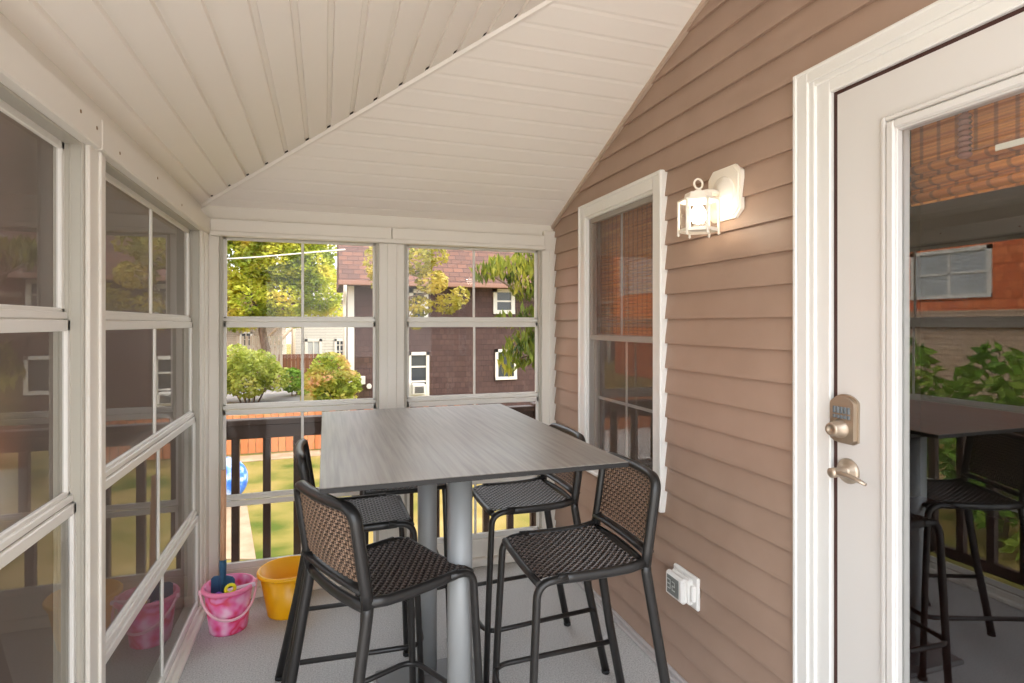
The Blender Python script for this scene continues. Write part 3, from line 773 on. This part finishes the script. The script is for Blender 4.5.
MB().tube([(.0, .0, .27), (-.004, .012, .5), (-.010, .025, .715)], .0125, 12, radii=[1, 1, .95]).build('handle', M['wood'], sp)
bl = MB(); pr = [(-.052, .0), (-.058, .03), (-.056, .20), (-.045, .212), (-.02, .216), (0, .218), (.02, .216), (.045, .212), (.056, .20), (.058, .03), (.052, 0), (.03, -.006), (-.03, -.006)]
bl.prism([(x, .004-.10*x*x*6, z+.01) for x, z in pr], (0, -.004, 0))
bl.build('blade', M['bluespade'], sp)
MB().tube([(0, 0, .12), (0, 0, .20), (0, 0, .275), (-.001, .002, .30)], .015, 12, radii=[.5, .9, 1.05, 1.0]).build('ferrule', M['bluespade'], sp)
tw = thing('toy_wand', 'yellow ring toy sticking out of the pink bucket', 'toy', (-.415, 2.865, .06), R(18))
MB().tube([(0, 0, 0), (0, -.006, .09), (0, -.012, .125)], .007, 10).build('stem', M['toyyellow'], tw)
MB().torus((0, -.016, .152), .019, .0075, 'y', 22, 8).torus((.002, -.012, .118), .012, .006, 'y', 18, 8).build('ring', M['toyyellow'], tw)
tp = MB().lathe([(0, -.018), (.018, -.010), (.022, .002), (.017, .014), (.008, .02), (0, .021)], n=20).tube([(0, 0, -.01), (.01, .01, -.12)], .006, 8).build('toy_scoop', M['toypurple'], loc=(-.462, 2.868, .175))
tag(tp, 'small purple toy in the pink bucket left of the yellow ring', 'toy')
tc_ = MB().tube(rp([(-.05, 0, 0), (.0, .004, .006), (.075, .012, .012)], .02), .010, 12).build('toy_tube', M['toyclear'], loc=(-.385, 2.880, .190))
tag(tc_, 'pale pink toy tube lying across the top of the pink bucket', 'toy')

# ------------------------------------------------------------------ railings just outside the windows
def railing(name, label, p, q, posts):
    t = thing(name, label, 'railing', (p[0], p[1], 0))
    d = Vector((q[0]-p[0], q[1]-p[1], 0)); L = d.length; t.rotation_euler = (0, 0, math.atan2(d.y, d.x))
    MB().bbox(0, L, -.035, .035, .872, .905, .004).bbox(0, L, -.018, .018, .80, .872, .003).build('top_rail', M['railing'], t)
    MB().bbox(0, L, -.02, .02, .07, .13, .003).build('bottom_rail', M['railing'], t)
    n = int(L/.155)
    for i in range(n):
        x = (i+.5)*L/n
        MB().bbox(x-.019, x+.019, -.019, .019, .13, .80, .002).build('baluster', M['railing'], t)
    for x in posts: MB().bbox(x-.045, x+.045, -.045, .045, -.06, .92, .004).build('post', M['railing'], t)
    return t
railing('porch_railing', 'dark brown baluster railing outside the back windows', (-.69, 3.355), (1.33, 3.355), (.06, 1.98))
railing('porch_railing', 'dark brown baluster railing outside the left windows', (-.708, .3), (-.708, 3.25), (.05, 1.45))

# ------------------------------------------------------------------ outdoors
GZ = -1.2
struct(MB().box(-60, 60, -40, 80, GZ-.3, GZ).build('ground', M['grass']), 'yellowish lawn', 'lawn')
def slabm(pts, m, name, label, h=.012):
    o = MB().prism([(x, y, GZ+.001) for x, y in pts], (0, 0, h)).build(name, m); struct(o, label, 'path'); return o
a_, b_ = at(225, 458, Z=GZ), at(330, 450, Z=GZ); c_, d_ = at(330, 455, Z=GZ), at(225, 466, Z=GZ)
e1 = (a_-b_).normalized()*6
slabm([(a_+e1).xy[:], b_.xy[:], c_.xy[:], (d_+e1).xy[:]], M['path'], 'path_lawn', 'sandy path across the lawn')
p1, p2, p3, p4 = at(200, 500, Z=GZ), at(246, 500, Z=GZ), at(256, 560, Z=GZ), at(200, 560, Z=GZ)
slabm([p1.xy[:], p2.xy[:], p3.xy[:], p4.xy[:]], M['path'], 'path_porch', 'sandy path beside the porch', .014)
q1, q2, q3, q4 = at(150, 386, Z=GZ), at(300, 386, Z=GZ), at(300, 402, Z=GZ), at(150, 404, Z=GZ)
slabm([q1.xy[:], q2.xy[:], q3.xy[:], q4.xy[:]], M['asphalt'], 'path_driveway', 'grey driveway beyond the fence', .016)

slabm([(-7, -14), (9, -14), (9, YF-.3), (-.85, YF-.3), (-.85, 3.4), (-1.7, 7.0), (-2.3, 9.5), (-2.8, 14.5), (-8, 15.5), (-8, 11), (-3.4, 9.0), (-3.6, 2), (-7, 1)], mat('pale_patio_bounce', (212, 205, 198), .9, vary=[(204, 197, 190), (220, 213, 206)], scale=3), 'path_patio_bounce', 'pale concrete patio round the porch, its unseen stretch added to bounce light inside', .02)  # pale unseen stretch at the open end is added to bounce sunlight inside
# cedar fence
fy = 12.4
fx0, fx1 = -6.5, 3.2
ft_ = thing('wood_fence', 'orange cedar board fence across the lawn', 'fence', (fx0, fy, GZ))
mb = MB(); k = 0; x = 0
while x < fx1-fx0:
    hgt = .80+.012*math.sin(k*2.3); mb.bbox(x, x+.132, -.01, .01, .03, hgt, .003); x += .14; k += 1
mb.build('board_panel', M['fence'], ft_)
for za in (.15, .58): MB().bbox(0, fx1-fx0, .01, .05, za, za+.08, .004).build('rail', M['fence'], ft_)
fb = thing('wood_fence', 'brown board fence below the white house', 'fence', (-6, 27.5, GZ))
mb = MB(); x = 0
while x < 7.6: mb.bbox(x, x+.18, -.01, .01, .03, 1.25, .003); x += .19
mb.build('board_panel', M['fencebrown'], fb); [MB().bbox(0, 7.6, .01, .05, za, za+.1, .004).build('rail', M['fencebrown'], fb) for za in (.3, .95)]

def window_unit(parent, o, axis, a0, a1, z0_, z1_, n, frame=None, glass=None, cols=1, rows=2, fw=.09):
    """white framed window on a wall plane o; n = outward sign along the wall normal"""
    frame = frame or M['white']; glass = glass or M['winglass']
    w = MB(); g = MB()
    def bx(mb, a, b, d0, d1, c, d):
        (mb.box(a, b, o+n*d0, o+n*d1, c, d) if axis == 'x' else mb.box(o+n*d0, o+n*d1, a, b, c, d))
    bx(w, a0, a0+fw, -.01, .05, z0_, z1_); bx(w, a1-fw, a1, -.01, .05, z0_, z1_); bx(w, a0, a1, -.01, .05, z1_-fw, z1_); bx(w, a0, a1, -.01, .06, z0_, z0_+fw)
    for r in range(1, rows): zz = z0_+(z1_-z0_)*r/rows; bx(w, a0, a1, -.01, .035, zz-.025, zz+.025)
    for c in range(1, cols): aa = a0+(a1-a0)*c/cols; bx(w, aa-.03, aa+.03, -.01, .035, z0_, z1_)
    wo = w.build('window', frame, parent); bx(g, a0+fw*.5, a1-fw*.5, -.02, .012, z0_+fw*.5, z1_-fw*.5); g.build('pane', glass, wo)
    return wo
# dark brown shingled house straight behind
HY = 16.5
hs = thing('house', 'dark brown shingled house with reddish roof and white downspout behind the back windows', 'house', (0, 0, 0))
hx0 = .62
EZ = at(400, 287, Y=HY).z
MB().box(hx0, 13, HY, HY+3.2, GZ, EZ+.3).build('wall', M['shingle'], hs)
hr = MB()
RY = HY-.45
hr.prism([(hx0-.25, RY, EZ), (hx0-.25, RY, EZ+.14), (hx0-.25, HY+1.9, EZ+2.6), (hx0-.25, HY+3.6, EZ+.14), (hx0-.25, HY+3.6, EZ)], (13, 0, 0))
hr.build('roof', M['roofred'], hs)
MB().bbox(hx0-.28, 13, RY-.1, RY, EZ, EZ+.12, .01).build('gutter', mat('gutter_tan', (150, 112, 96), .6), hs)
MB().bbox(hx0-.02, hx0+.16, HY-.06, HY+.05, GZ, EZ+.05, .01).build('corner_board', M['white'], hs)
dsx = at(347, 330, Y=HY-.1).x
MB().tube(rp([(hx0-.1, RY-.04, EZ), (hx0-.1, RY-.02, EZ-.2), (hx0-.10, HY-.08, EZ-.5), (hx0-.10, HY-.08, GZ+.1)], .1), .05, 10).build('downspout', M['white'], hs)
wA = window_unit(hs, HY, 'x', at(408, 373, Y=HY).x, at(429, 373, Y=HY).x, at(418, 396, Y=HY).z, at(418, 352, Y=HY).z, -1, rows=3)
ax = (at(411.5, 385, Y=HY-.1).x, at(424.5, 385, Y=HY-.1).x)
ac = MB().bbox(ax[0], ax[1], HY-.35, HY-.02, at(418, 393.5, Y=HY).z, at(418, 383, Y=HY).z, .02).build('air_conditioner', M['white'], wA)
ag = MB()
zA, zB = at(418, 391.5, Y=HY).z, at(418, 385, Y=HY).z
for i in range(6): ag.box(ax[0]+.06, ax[1]-.06, HY-.365, HY-.349, zA+(zB-zA)*i/6, zA+(zB-zA)*(i+.6)/6)
ag.build('grille', M['winglass'], wA)
window_unit(hs, HY, 'x', at(495, 364, Y=HY).x, at(516.5, 364, Y=HY).x, at(506, 379.5, Y=HY).z, at(506, 349, Y=HY).z, -1, rows=1)
window_unit(hs, HY, 'x', at(493, 300, Y=HY).x, at(514.5, 300, Y=HY).x, at(505, 314, Y=HY).z, at(505, 288.5, Y=HY).z, -1, rows=2, fw=.12)
window_unit(hs, HY, 'x', at(409, 300, Y=HY).x, at(428, 300, Y=HY).x, at(418, 321, Y=HY).z, at(418, 289, Y=HY).z, -1, rows=2, fw=.12)
# cable boxes on the wall by the corner
MB().bbox(at(358, 378, Y=HY).x, at(365, 378, Y=HY).x, HY-.12, HY, at(360, 384, Y=HY).z, at(360, 376, Y=HY).z, .01).tube([(at(369, 386, Y=HY).x, HY-.1, at(369, 386, Y=HY).z), (at(369, 386, Y=HY).x, HY+.02, at(369, 386, Y=HY).z)], .07, 16).build('meter', M['white'], hs)

# white house far behind
wy = 33
wh = thing('house', 'white lap sided house far behind the bushes', 'house', (0, 0, 0))
x0, x1 = at(291, 350, Y=wy).x, at(350, 350, Y=wy).x+1
zt_ = at(310, 300, Y=wy).z; 
MB().box(x0, x1, wy, wy+7, GZ, zt_).build('wall', M['whitelap'], wh)
MB().prism([(x0-.5, wy-.5, zt_), (x0-.5, wy+3.5, zt_+2.2), (x0-.5, wy+7.5, zt_)], (x1-x0+1, 0, 0)).build('roof', mat('roof_grey', (150, 146, 140), .8), wh)
window_unit(wh, wy, 'x', at(305, 350, Y=wy).x, at(322, 350, Y=wy).x, at(310, 360, Y=wy).z, at(310, 339, Y=wy).z, -1, rows=1, cols=2, glass=M['winlight'], fw=.14)
window_unit(wh, wy, 'x', at(334.5, 345, Y=wy).x, at(345, 345, Y=wy).x, at(340, 357, Y=wy).z, at(340, 339, Y=wy).z, -1, rows=3, cols=2, fw=.12)
bh = thing('house', 'beige house with a brown roof behind the maple tree', 'house', (0, 0, 0))
bx0, bx1 = at(205, 340, Y=46.5).x, at(282, 340, Y=46.5).x; bzt = at(240, 322, Y=46.5).z
MB().box(bx0, bx1, 46.5, 52, GZ, bzt).build('wall', brickmat('beige_lap_siding', (176, 162, 146), (168, 154, 138), (132, 120, 108), 4, .16, .012), bh)
MB().prism([(bx0-.5, 46, bzt), (bx0-.5, 49, bzt+2.4), (bx0-.5, 52.5, bzt)], (bx1-bx0+1, 0, 0)).build('roof', M['roofred'], bh)
window_unit(bh, 46.5, 'x', at(240, 340, Y=46.5).x, at(252, 340, Y=46.5).x, at(240, 347, Y=46.5).z, at(240, 332, Y=46.5).z, -1, rows=2, cols=2, fw=.12)
# outside stair of the white house
stv = thing('stair', 'pale wooden outside stair left of the white house', 'stair', (0, 0, 0))
s0, s1 = at(265, 356, Y=31), at(293, 326, Y=31)
sm_ = MB(); 
for dy in (0, 1.0):
    a, b = Vector((s0.x, 31+dy, s0.z)), Vector((s1.x, 31+dy, s1.z)); sm_.tube([a, b], .09, 6); sm_.tube([a+Vector((0, 0, .8)), b+Vector((0, 0, .8))], .05, 6)
sm_.tube([(s1.x, 31, s1.z+.9), (s1.x, 31, GZ)], .08, 6).tube([(s1.x, 32, s1.z+.9), (s1.x, 32, GZ)], .08, 6)
sm_.tube([(s0.x, 31, s0.z+.85), (s0.x, 31, GZ)], .08, 6).tube([(s0.x, 32, s0.z+.85), (s0.x, 32, GZ)], .08, 6)
stm = mat('stair_wood', (190, 172, 150), .8)
sm_.build('stringer', stm, stv)
st2 = MB()
for i in range(12):
    p = s0.lerp(s1, (i+.5)/12); st2.box(p.x-.12, p.x+.12, 30.95, 32.05, p.z-.02, p.z+.04)
st2.build('tread', stm, stv)
# white picket section behind left bush
pf = thing('picket_fence', 'white picket fence section behind the left bush', 'fence', (at(238, 350, Y=27).x, 26.6, GZ))
mb = MB()
for i in range(11): mb.bbox(i*.17, i*.17+.12, 0, .03, .05, 2.1, .006)
mb.build('picket', M['white'], pf)
[MB().bbox(0, 1.85, .03, .07, za, za+.1, .005).build('rail', M['white'], pf) for za in (.4, 1.6)]

# maroon house on the far left (seen along the left windows)
lh = thing('house', 'maroon lap sided house seen through the left windows', 'house', (0, 0, 0))
LY = 36
MB().box(-17, -6.6, LY, LY+8, GZ, 10).build('wall', M['shinglelap'], lh)
MB().prism([(-17.6, LY-.6, 9.9), (-17.6, LY-.6, 10.1), (-17.6, LY+4, 13.6), (-17.6, LY+8.6, 10.1), (-17.6, LY+8.6, 9.9)], (11.5, 0, 0)).build('roof', M['roofred'], lh)
MB().bbox(-17.2, -6.4, LY-1.8, LY+.0, 2.75, 2.95, .02).build('porch_roof', mat('porch_roof_tan', (186, 170, 156), .8), lh)
pp = [-15.6, -13.4, -11.2, -9.2, -7.2]
for x in pp: MB().bbox(x-.09, x+.09, LY-1.6, LY-1.42, GZ, 2.75, .01).build('porch_post', M['white'], lh)
for x in (-14.6, -12.2, -9.6): window_unit(lh, LY, 'x', x-.5, x+.5, 3.8, 5.4, -1)
# orange red house to the left (mirrored in the door and window glass)
RX = -12
rh = thing('house', 'orange red shingled house with white windows mirrored in the door glass', 'house', (0, 0, 0))
MB().box(RX-7, RX, 3, 27, 1.75, 6.6).build('upper_wall', M['redsh'], rh)
MB().box(RX-7, RX+.05, 3, 14, GZ, 1.75).build('lower_wall', M['tansid'], rh); MB().box(RX-7, RX, 14, 27, GZ, 1.75).build('lower_wall', M['redsh'], rh)
MB().bbox(RX, RX+.16, 3, 27, 1.35, 1.45, .01).build('belt_trim', mat('belt_brown', (96, 66, 50), .7), rh)
MB().prism([(RX+.6, 2.5, 6.5), (RX+.6, 2.5, 6.7), (RX-3.5, 2.5, 9.2), (RX-7.6, 2.5, 6.7), (RX-7.6, 2.5, 6.5)], (0, 25, 0)).build('roof', M['roofred'], rh)
for (ya, yb, za, zb, c_n) in ((8.95, 10.85, 2.05, 3.28, 2), (23.2, 26.4, 2.9, 4.9, 4), (15.0, 16.8, 2.2, 3.6, 2), (4.6, 6.0, 2.2, 3.5, 2), (19.0, 20.4, -.2, 1.3, 2)):
    window_unit(rh, RX, 'y', ya, yb, za, zb, 1, cols=c_n, rows=2, glass=M['winlight'], fw=.1)

# ------------------------------------------------------------------ trees and bushes
def leaves(mb, blobs, n, size, droop=False, flat=False):
    tot = sum(b[3]*b[4]*b[5] for b in blobs)
    for (cx, cy_, cz, rx, ry, rz) in blobs:
        k = int(n*rx*ry*rz/tot)
        for _ in range(k):
            while True:
                p = Vector((random.uniform(-1, 1), random.uniform(-1, 1), random.uniform(-1, 1)))
                if p.length <= 1: break
            p = p.normalized()*(p.length**.45)
            c = Vector((cx+p.x*rx, cy_+p.y*ry, cz+p.z*rz)); s = size*random.uniform(.6, 1.3)
            a = Vector((random.gauss(0, 1), random.gauss(0, 1), random.gauss(0, .6)))
            if droop: a = Vector((random.gauss(0, .35), random.gauss(0, .35), -1))
            a.normalize(); b = a.cross(Vector((random.gauss(0, 1), random.gauss(0, 1), random.gauss(0, 1)))).normalized()
            w = .28 if droop else .5
            A, Bq = c-a*s*.5, c+a*s*.5
            mb.add([A, c+b*s*w*.5, Bq, c-b*s*w*.5], [(0, 1, 2, 3)])
LM = {'maple': leafmat('maple_leaves', [(96, 114, 36), (160, 176, 56), (212, 212, 80), (236, 214, 104)], .9),
      'bush': leafmat('bush_leaves', [(116, 132, 48), (186, 196, 90), (226, 224, 140)], 2.0),
      'autumn': leafmat('mixed_leaves', [(84, 104, 38), (156, 170, 62), (206, 192, 100), (222, 166, 130)], 1.6),
      'yellow': leafmat('yellow_leaves', [(110, 112, 40), (168, 158, 66), (206, 184, 96)], 1.6),
      'conifer': leafmat('conifer_fronds', [(52, 70, 22), (120, 132, 44), (184, 176, 74)], 1.8),
      'hedge': leafmat('hedge_leaves', [(60, 96, 30), (120, 160, 54), (180, 196, 84)], 1.8)}
def tree(name, label, cat, base, blobs, n, size, key, trunk=None, r=.16, droop=False):
    t = thing(name, label, cat, base)
    mb = MB(); leaves(mb, [(b[0]-base[0], b[1]-base[1], b[2]-base[2], b[3], b[4], b[5]) for b in blobs], n, size, droop)
    tk = MB()
    if trunk:
        tk.tube([Vector(p)-Vector(base) for p in trunk], r, 10, radii=[1.15-.6*i/(len(trunk)-1) for i in range(len(trunk))])
        top = Vector(trunk[-1])-Vector(base)
        for b in blobs:
            c = Vector(b[:3])-Vector(base)
            st = Vector(trunk[-2])-Vector(base) if random.random() < .5 else top
            tk.tube([st, st.lerp(c, .5)+Vector((0, 0, .1)), c], r*.4, 7, radii=[1, .7, .3])
    else:
        for b in blobs:
            c = Vector(b[:3])-Vector(base); tk.tube([(c.x*.3, c.y*.3, 0), c*.6, c], r, 7, radii=[1, .7, .4])
    tk.build('trunk' if trunk else 'stem', M['bark'], t)
    mb.build('foliage', LM[key], t, fix=False)
    return t
def B(u, v, Y, rpx, rv=None, ry=None):
    p = at(u, v, Y=Y); d = p.x*ST+p.y*CT; k = d/F
    return (p.x, p.y, p.z, rpx*k, (ry if ry else rpx*k), (rv or rpx)*k)
TY = 25
tb0 = at(268, 380, Y=TY)
tree('maple_tree', 'large yellow green tree filling the left back window', 'tree', (tb0.x, TY, GZ),
     [B(240, 262, TY, 34, 30, 1.3), B(275, 255, TY, 36, 30, 1.5), B(308, 265, TY, 26, 26, 1.2), B(245, 298, TY, 30, 26, 1.2), B(285, 300, TY, 26, 22, 1.2), B(322, 290, TY, 20, 26, 1.2), B(265, 215, TY, 60, 40, 2), B(326, 246, TY, 14, 16, .8), B(215, 290, TY, 24, 30, 1.0), B(296, 318, TY, 20, 10, .8), B(334, 312, TY, 10, 14, .6), B(240, 322, TY, 18, 10, .8), B(312, 240, TY, 16, 14, .9)],
     36000, .21, 'maple', [(tb0.x, TY, GZ), (tb0.x-.05, TY, .2), (at(262, 330, Y=TY).x, TY, at(262, 330, Y=TY).z), (at(266, 300, Y=TY).x, TY, at(266, 300, Y=TY).z)], .19)
by = 20.5
tree('bush', 'bright green bush below the tree in the left back window', 'bush', (at(250, 370, Y=by).x, by, GZ),
     [B(248, 374, by, 24, 24, 1.0), B(236, 362, by, 16, 18, .8), B(262, 368, by, 16, 18, .8), B(276, 378, by, 13, 14, .7), B(222, 378, by, 16, 18, .8)], 4200, .17, 'bush', None, .03)
tree('bush', 'green and rusty bush beside the white downspout', 'bush', (at(330, 380, Y=15.2).x, 15.2, GZ),
     [B(330, 372, 15.2, 20, 20, .8), B(318, 380, 15.2, 14, 14, .6), B(345, 382, 15.2, 16, 14, .6), B(352, 388, 15.2, 10, 10, .4), B(334, 392, 15.2, 22, 14, .7)], 2600, .15, 'autumn', None, .03)
tree('bush', 'low green bush between the two back bushes', 'bush', (at(292, 382, Y=22).x, 22, GZ), [B(292, 380, 22, 12, 12, .6), B(303, 386, 22, 10, 9, .5)], 900, .16, 'hedge', None, .025)
yb_ = 13.4
tree('small_tree', 'yellow leaved young tree in front of the dark house', 'tree', (at(404, 420, Y=yb_).x, yb_, GZ),
     [B(372, 262, yb_, 8, 16, .4), B(376, 282, yb_, 6, 8, .3), B(418, 262, yb_, 16, 14, .6), B(432, 282, yb_, 16, 12, .6), B(447, 304, yb_, 14, 10, .5), B(420, 306, yb_, 13, 10, .5), B(460, 296, yb_, 9, 10, .4), B(436, 256, yb_, 12, 10, .4), B(416, 322, yb_, 8, 8, .3), B(395, 270, yb_, 14, 18, .5)],
     2000, .14, 'yellow', [(at(394, 420, Y=yb_).x, yb_, GZ), (at(394, 340, Y=yb_).x, yb_, .9), (at(396, 290, Y=yb_).x, yb_, 2.0)], .05)
yc = 11.0
tree('conifer', 'conifer with drooping yellow green fronds at the right of the back window', 'tree', (at(590, 400, Y=yc).x, yc, GZ),
     [B(505, 268, yc, 24, 10, .6), B(524, 282, yc, 16, 18, .5), B(486, 272, yc, 12, 9, .4), B(560, 270, yc, 30, 30, .8), B(510, 320, yc, 16, 7, .4), B(522, 348, yc, 15, 18, .5), B(508, 362, yc, 9, 12, .4), B(560, 340, yc, 34, 40, .9), B(575, 230, yc, 26, 26, .7), B(528, 256, yc, 14, 10, .5), B(526, 314, yc, 10, 10, .3)],
     4200, .24, 'conifer', [(at(590, 400, Y=yc).x, yc, GZ), (at(590, 340, Y=yc).x, yc, 1.0), (at(590, 250, Y=yc).x, yc, 3.0)], .13, droop=True)
# bushes on the left side, mirrored in the door glass
for (x, y, h, lab) in ((-5.3, 6.15, 2.5, 'leafy green shrub left of the porch, mirrored nearest the door handle'), (-4.8, 4.5, 2.4, 'leafy green shrub left of the porch, mirrored at the middle of the door glass'), (-6.2, 10.2, 1.7, 'leafy green shrub farthest along the left side of the porch')):
    tree('shrub', lab, 'shrub', (x, y, GZ), [(x, y, GZ+h*.55, .62, .62, h*.45), (x+.25, y-.3, GZ+h*.4, .45, .4, h*.38), (x-.25, y+.3, GZ+h*.45, .45, .4, h*.4)], 1500, .18, 'hedge', None, .03)
# blue ball on the lawn, utility cable
g0 = at(225, 502, Z=GZ)
ball = MB().lathe([(.33*math.sin(R(a)), .33-.33*math.cos(R(a))) for a in range(0, 181, 9)], n=32).build('ball', mat('blue_ball', (52, 110, 210), .4, vary=[(36, 86, 190), (70, 130, 226), (210, 226, 246)], scale=9), loc=(g0.x-.02, g0.y, GZ))
tag(ball, 'blue and white mottled ball on the lawn beyond the railing', 'ball')
w0, w1 = at(170, 262, Y=18), at(345, 249.5, Y=16.2)
cb_ = MB().tube([w0+Vector((-6, .4, .9)), w0, (w0+w1)/2-Vector((0, 0, .04)), w1], .022, 6).build('utility_cable', M['white']); tag(cb_, 'pale utility cable crossing in front of the tree', 'cable')

# ------------------------------------------------------------------ light
w = bpy.data.worlds.new('World'); S.world = w; w.use_nodes = True
nt = w.node_tree; bg = nt.nodes['Background']
sky = nt.nodes.new('ShaderNodeTexSky'); sky.sky_type = 'NISHITA'; sky.sun_disc = False; sky.sun_elevation = R(48); sky.sun_rotation = R(115); sky.air_density = 1.2; sky.dust_density = 2.5; sky.ozone_density = 1
mixw = nt.nodes.new('ShaderNodeMixRGB'); mixw.inputs[0].default_value = .75; mixw.inputs[2].default_value = (4.85, 4.95, 5.05, 1)
nt.links.new(sky.outputs[0], mixw.inputs[1]); nt.links.new(mixw.outputs[0], bg.inputs[0]); bg.inputs[1].default_value = .60
sun = bpy.data.lights.new('sun', 'SUN'); sun.energy = 2.6; sun.angle = R(1.5); sun.color = (1, .93, .82)
so = bpy.data.objects.new('sun', sun); COL.objects.link(so)
sd_ = Vector((.80, -.42, 1.0)).normalized()            # towards the sun
so.rotation_euler = sd_.to_track_quat('Z', 'Y').to_euler(); so.location = (8, -4, 10)

S.view_settings.view_transform = 'Standard'; S.view_settings.look = 'None'; S.view_settings.gamma = 1; S.view_settings.use_curve_mapping = False
S.view_settings.exposure = 0.74
S.cycles.use_denoising = True
try: S.cycles.denoiser = 'OPENIMAGEDENOISE'
except Exception: pass
S.cycles.max_bounces = 14; S.cycles.transparent_max_bounces = 24; S.cycles.diffuse_bounces = 6; S.cycles.glossy_bounces = 5
S.cycles.sample_clamp_indirect = 8; S.cycles.caustics_reflective = False; S.cycles.caustics_refractive = False
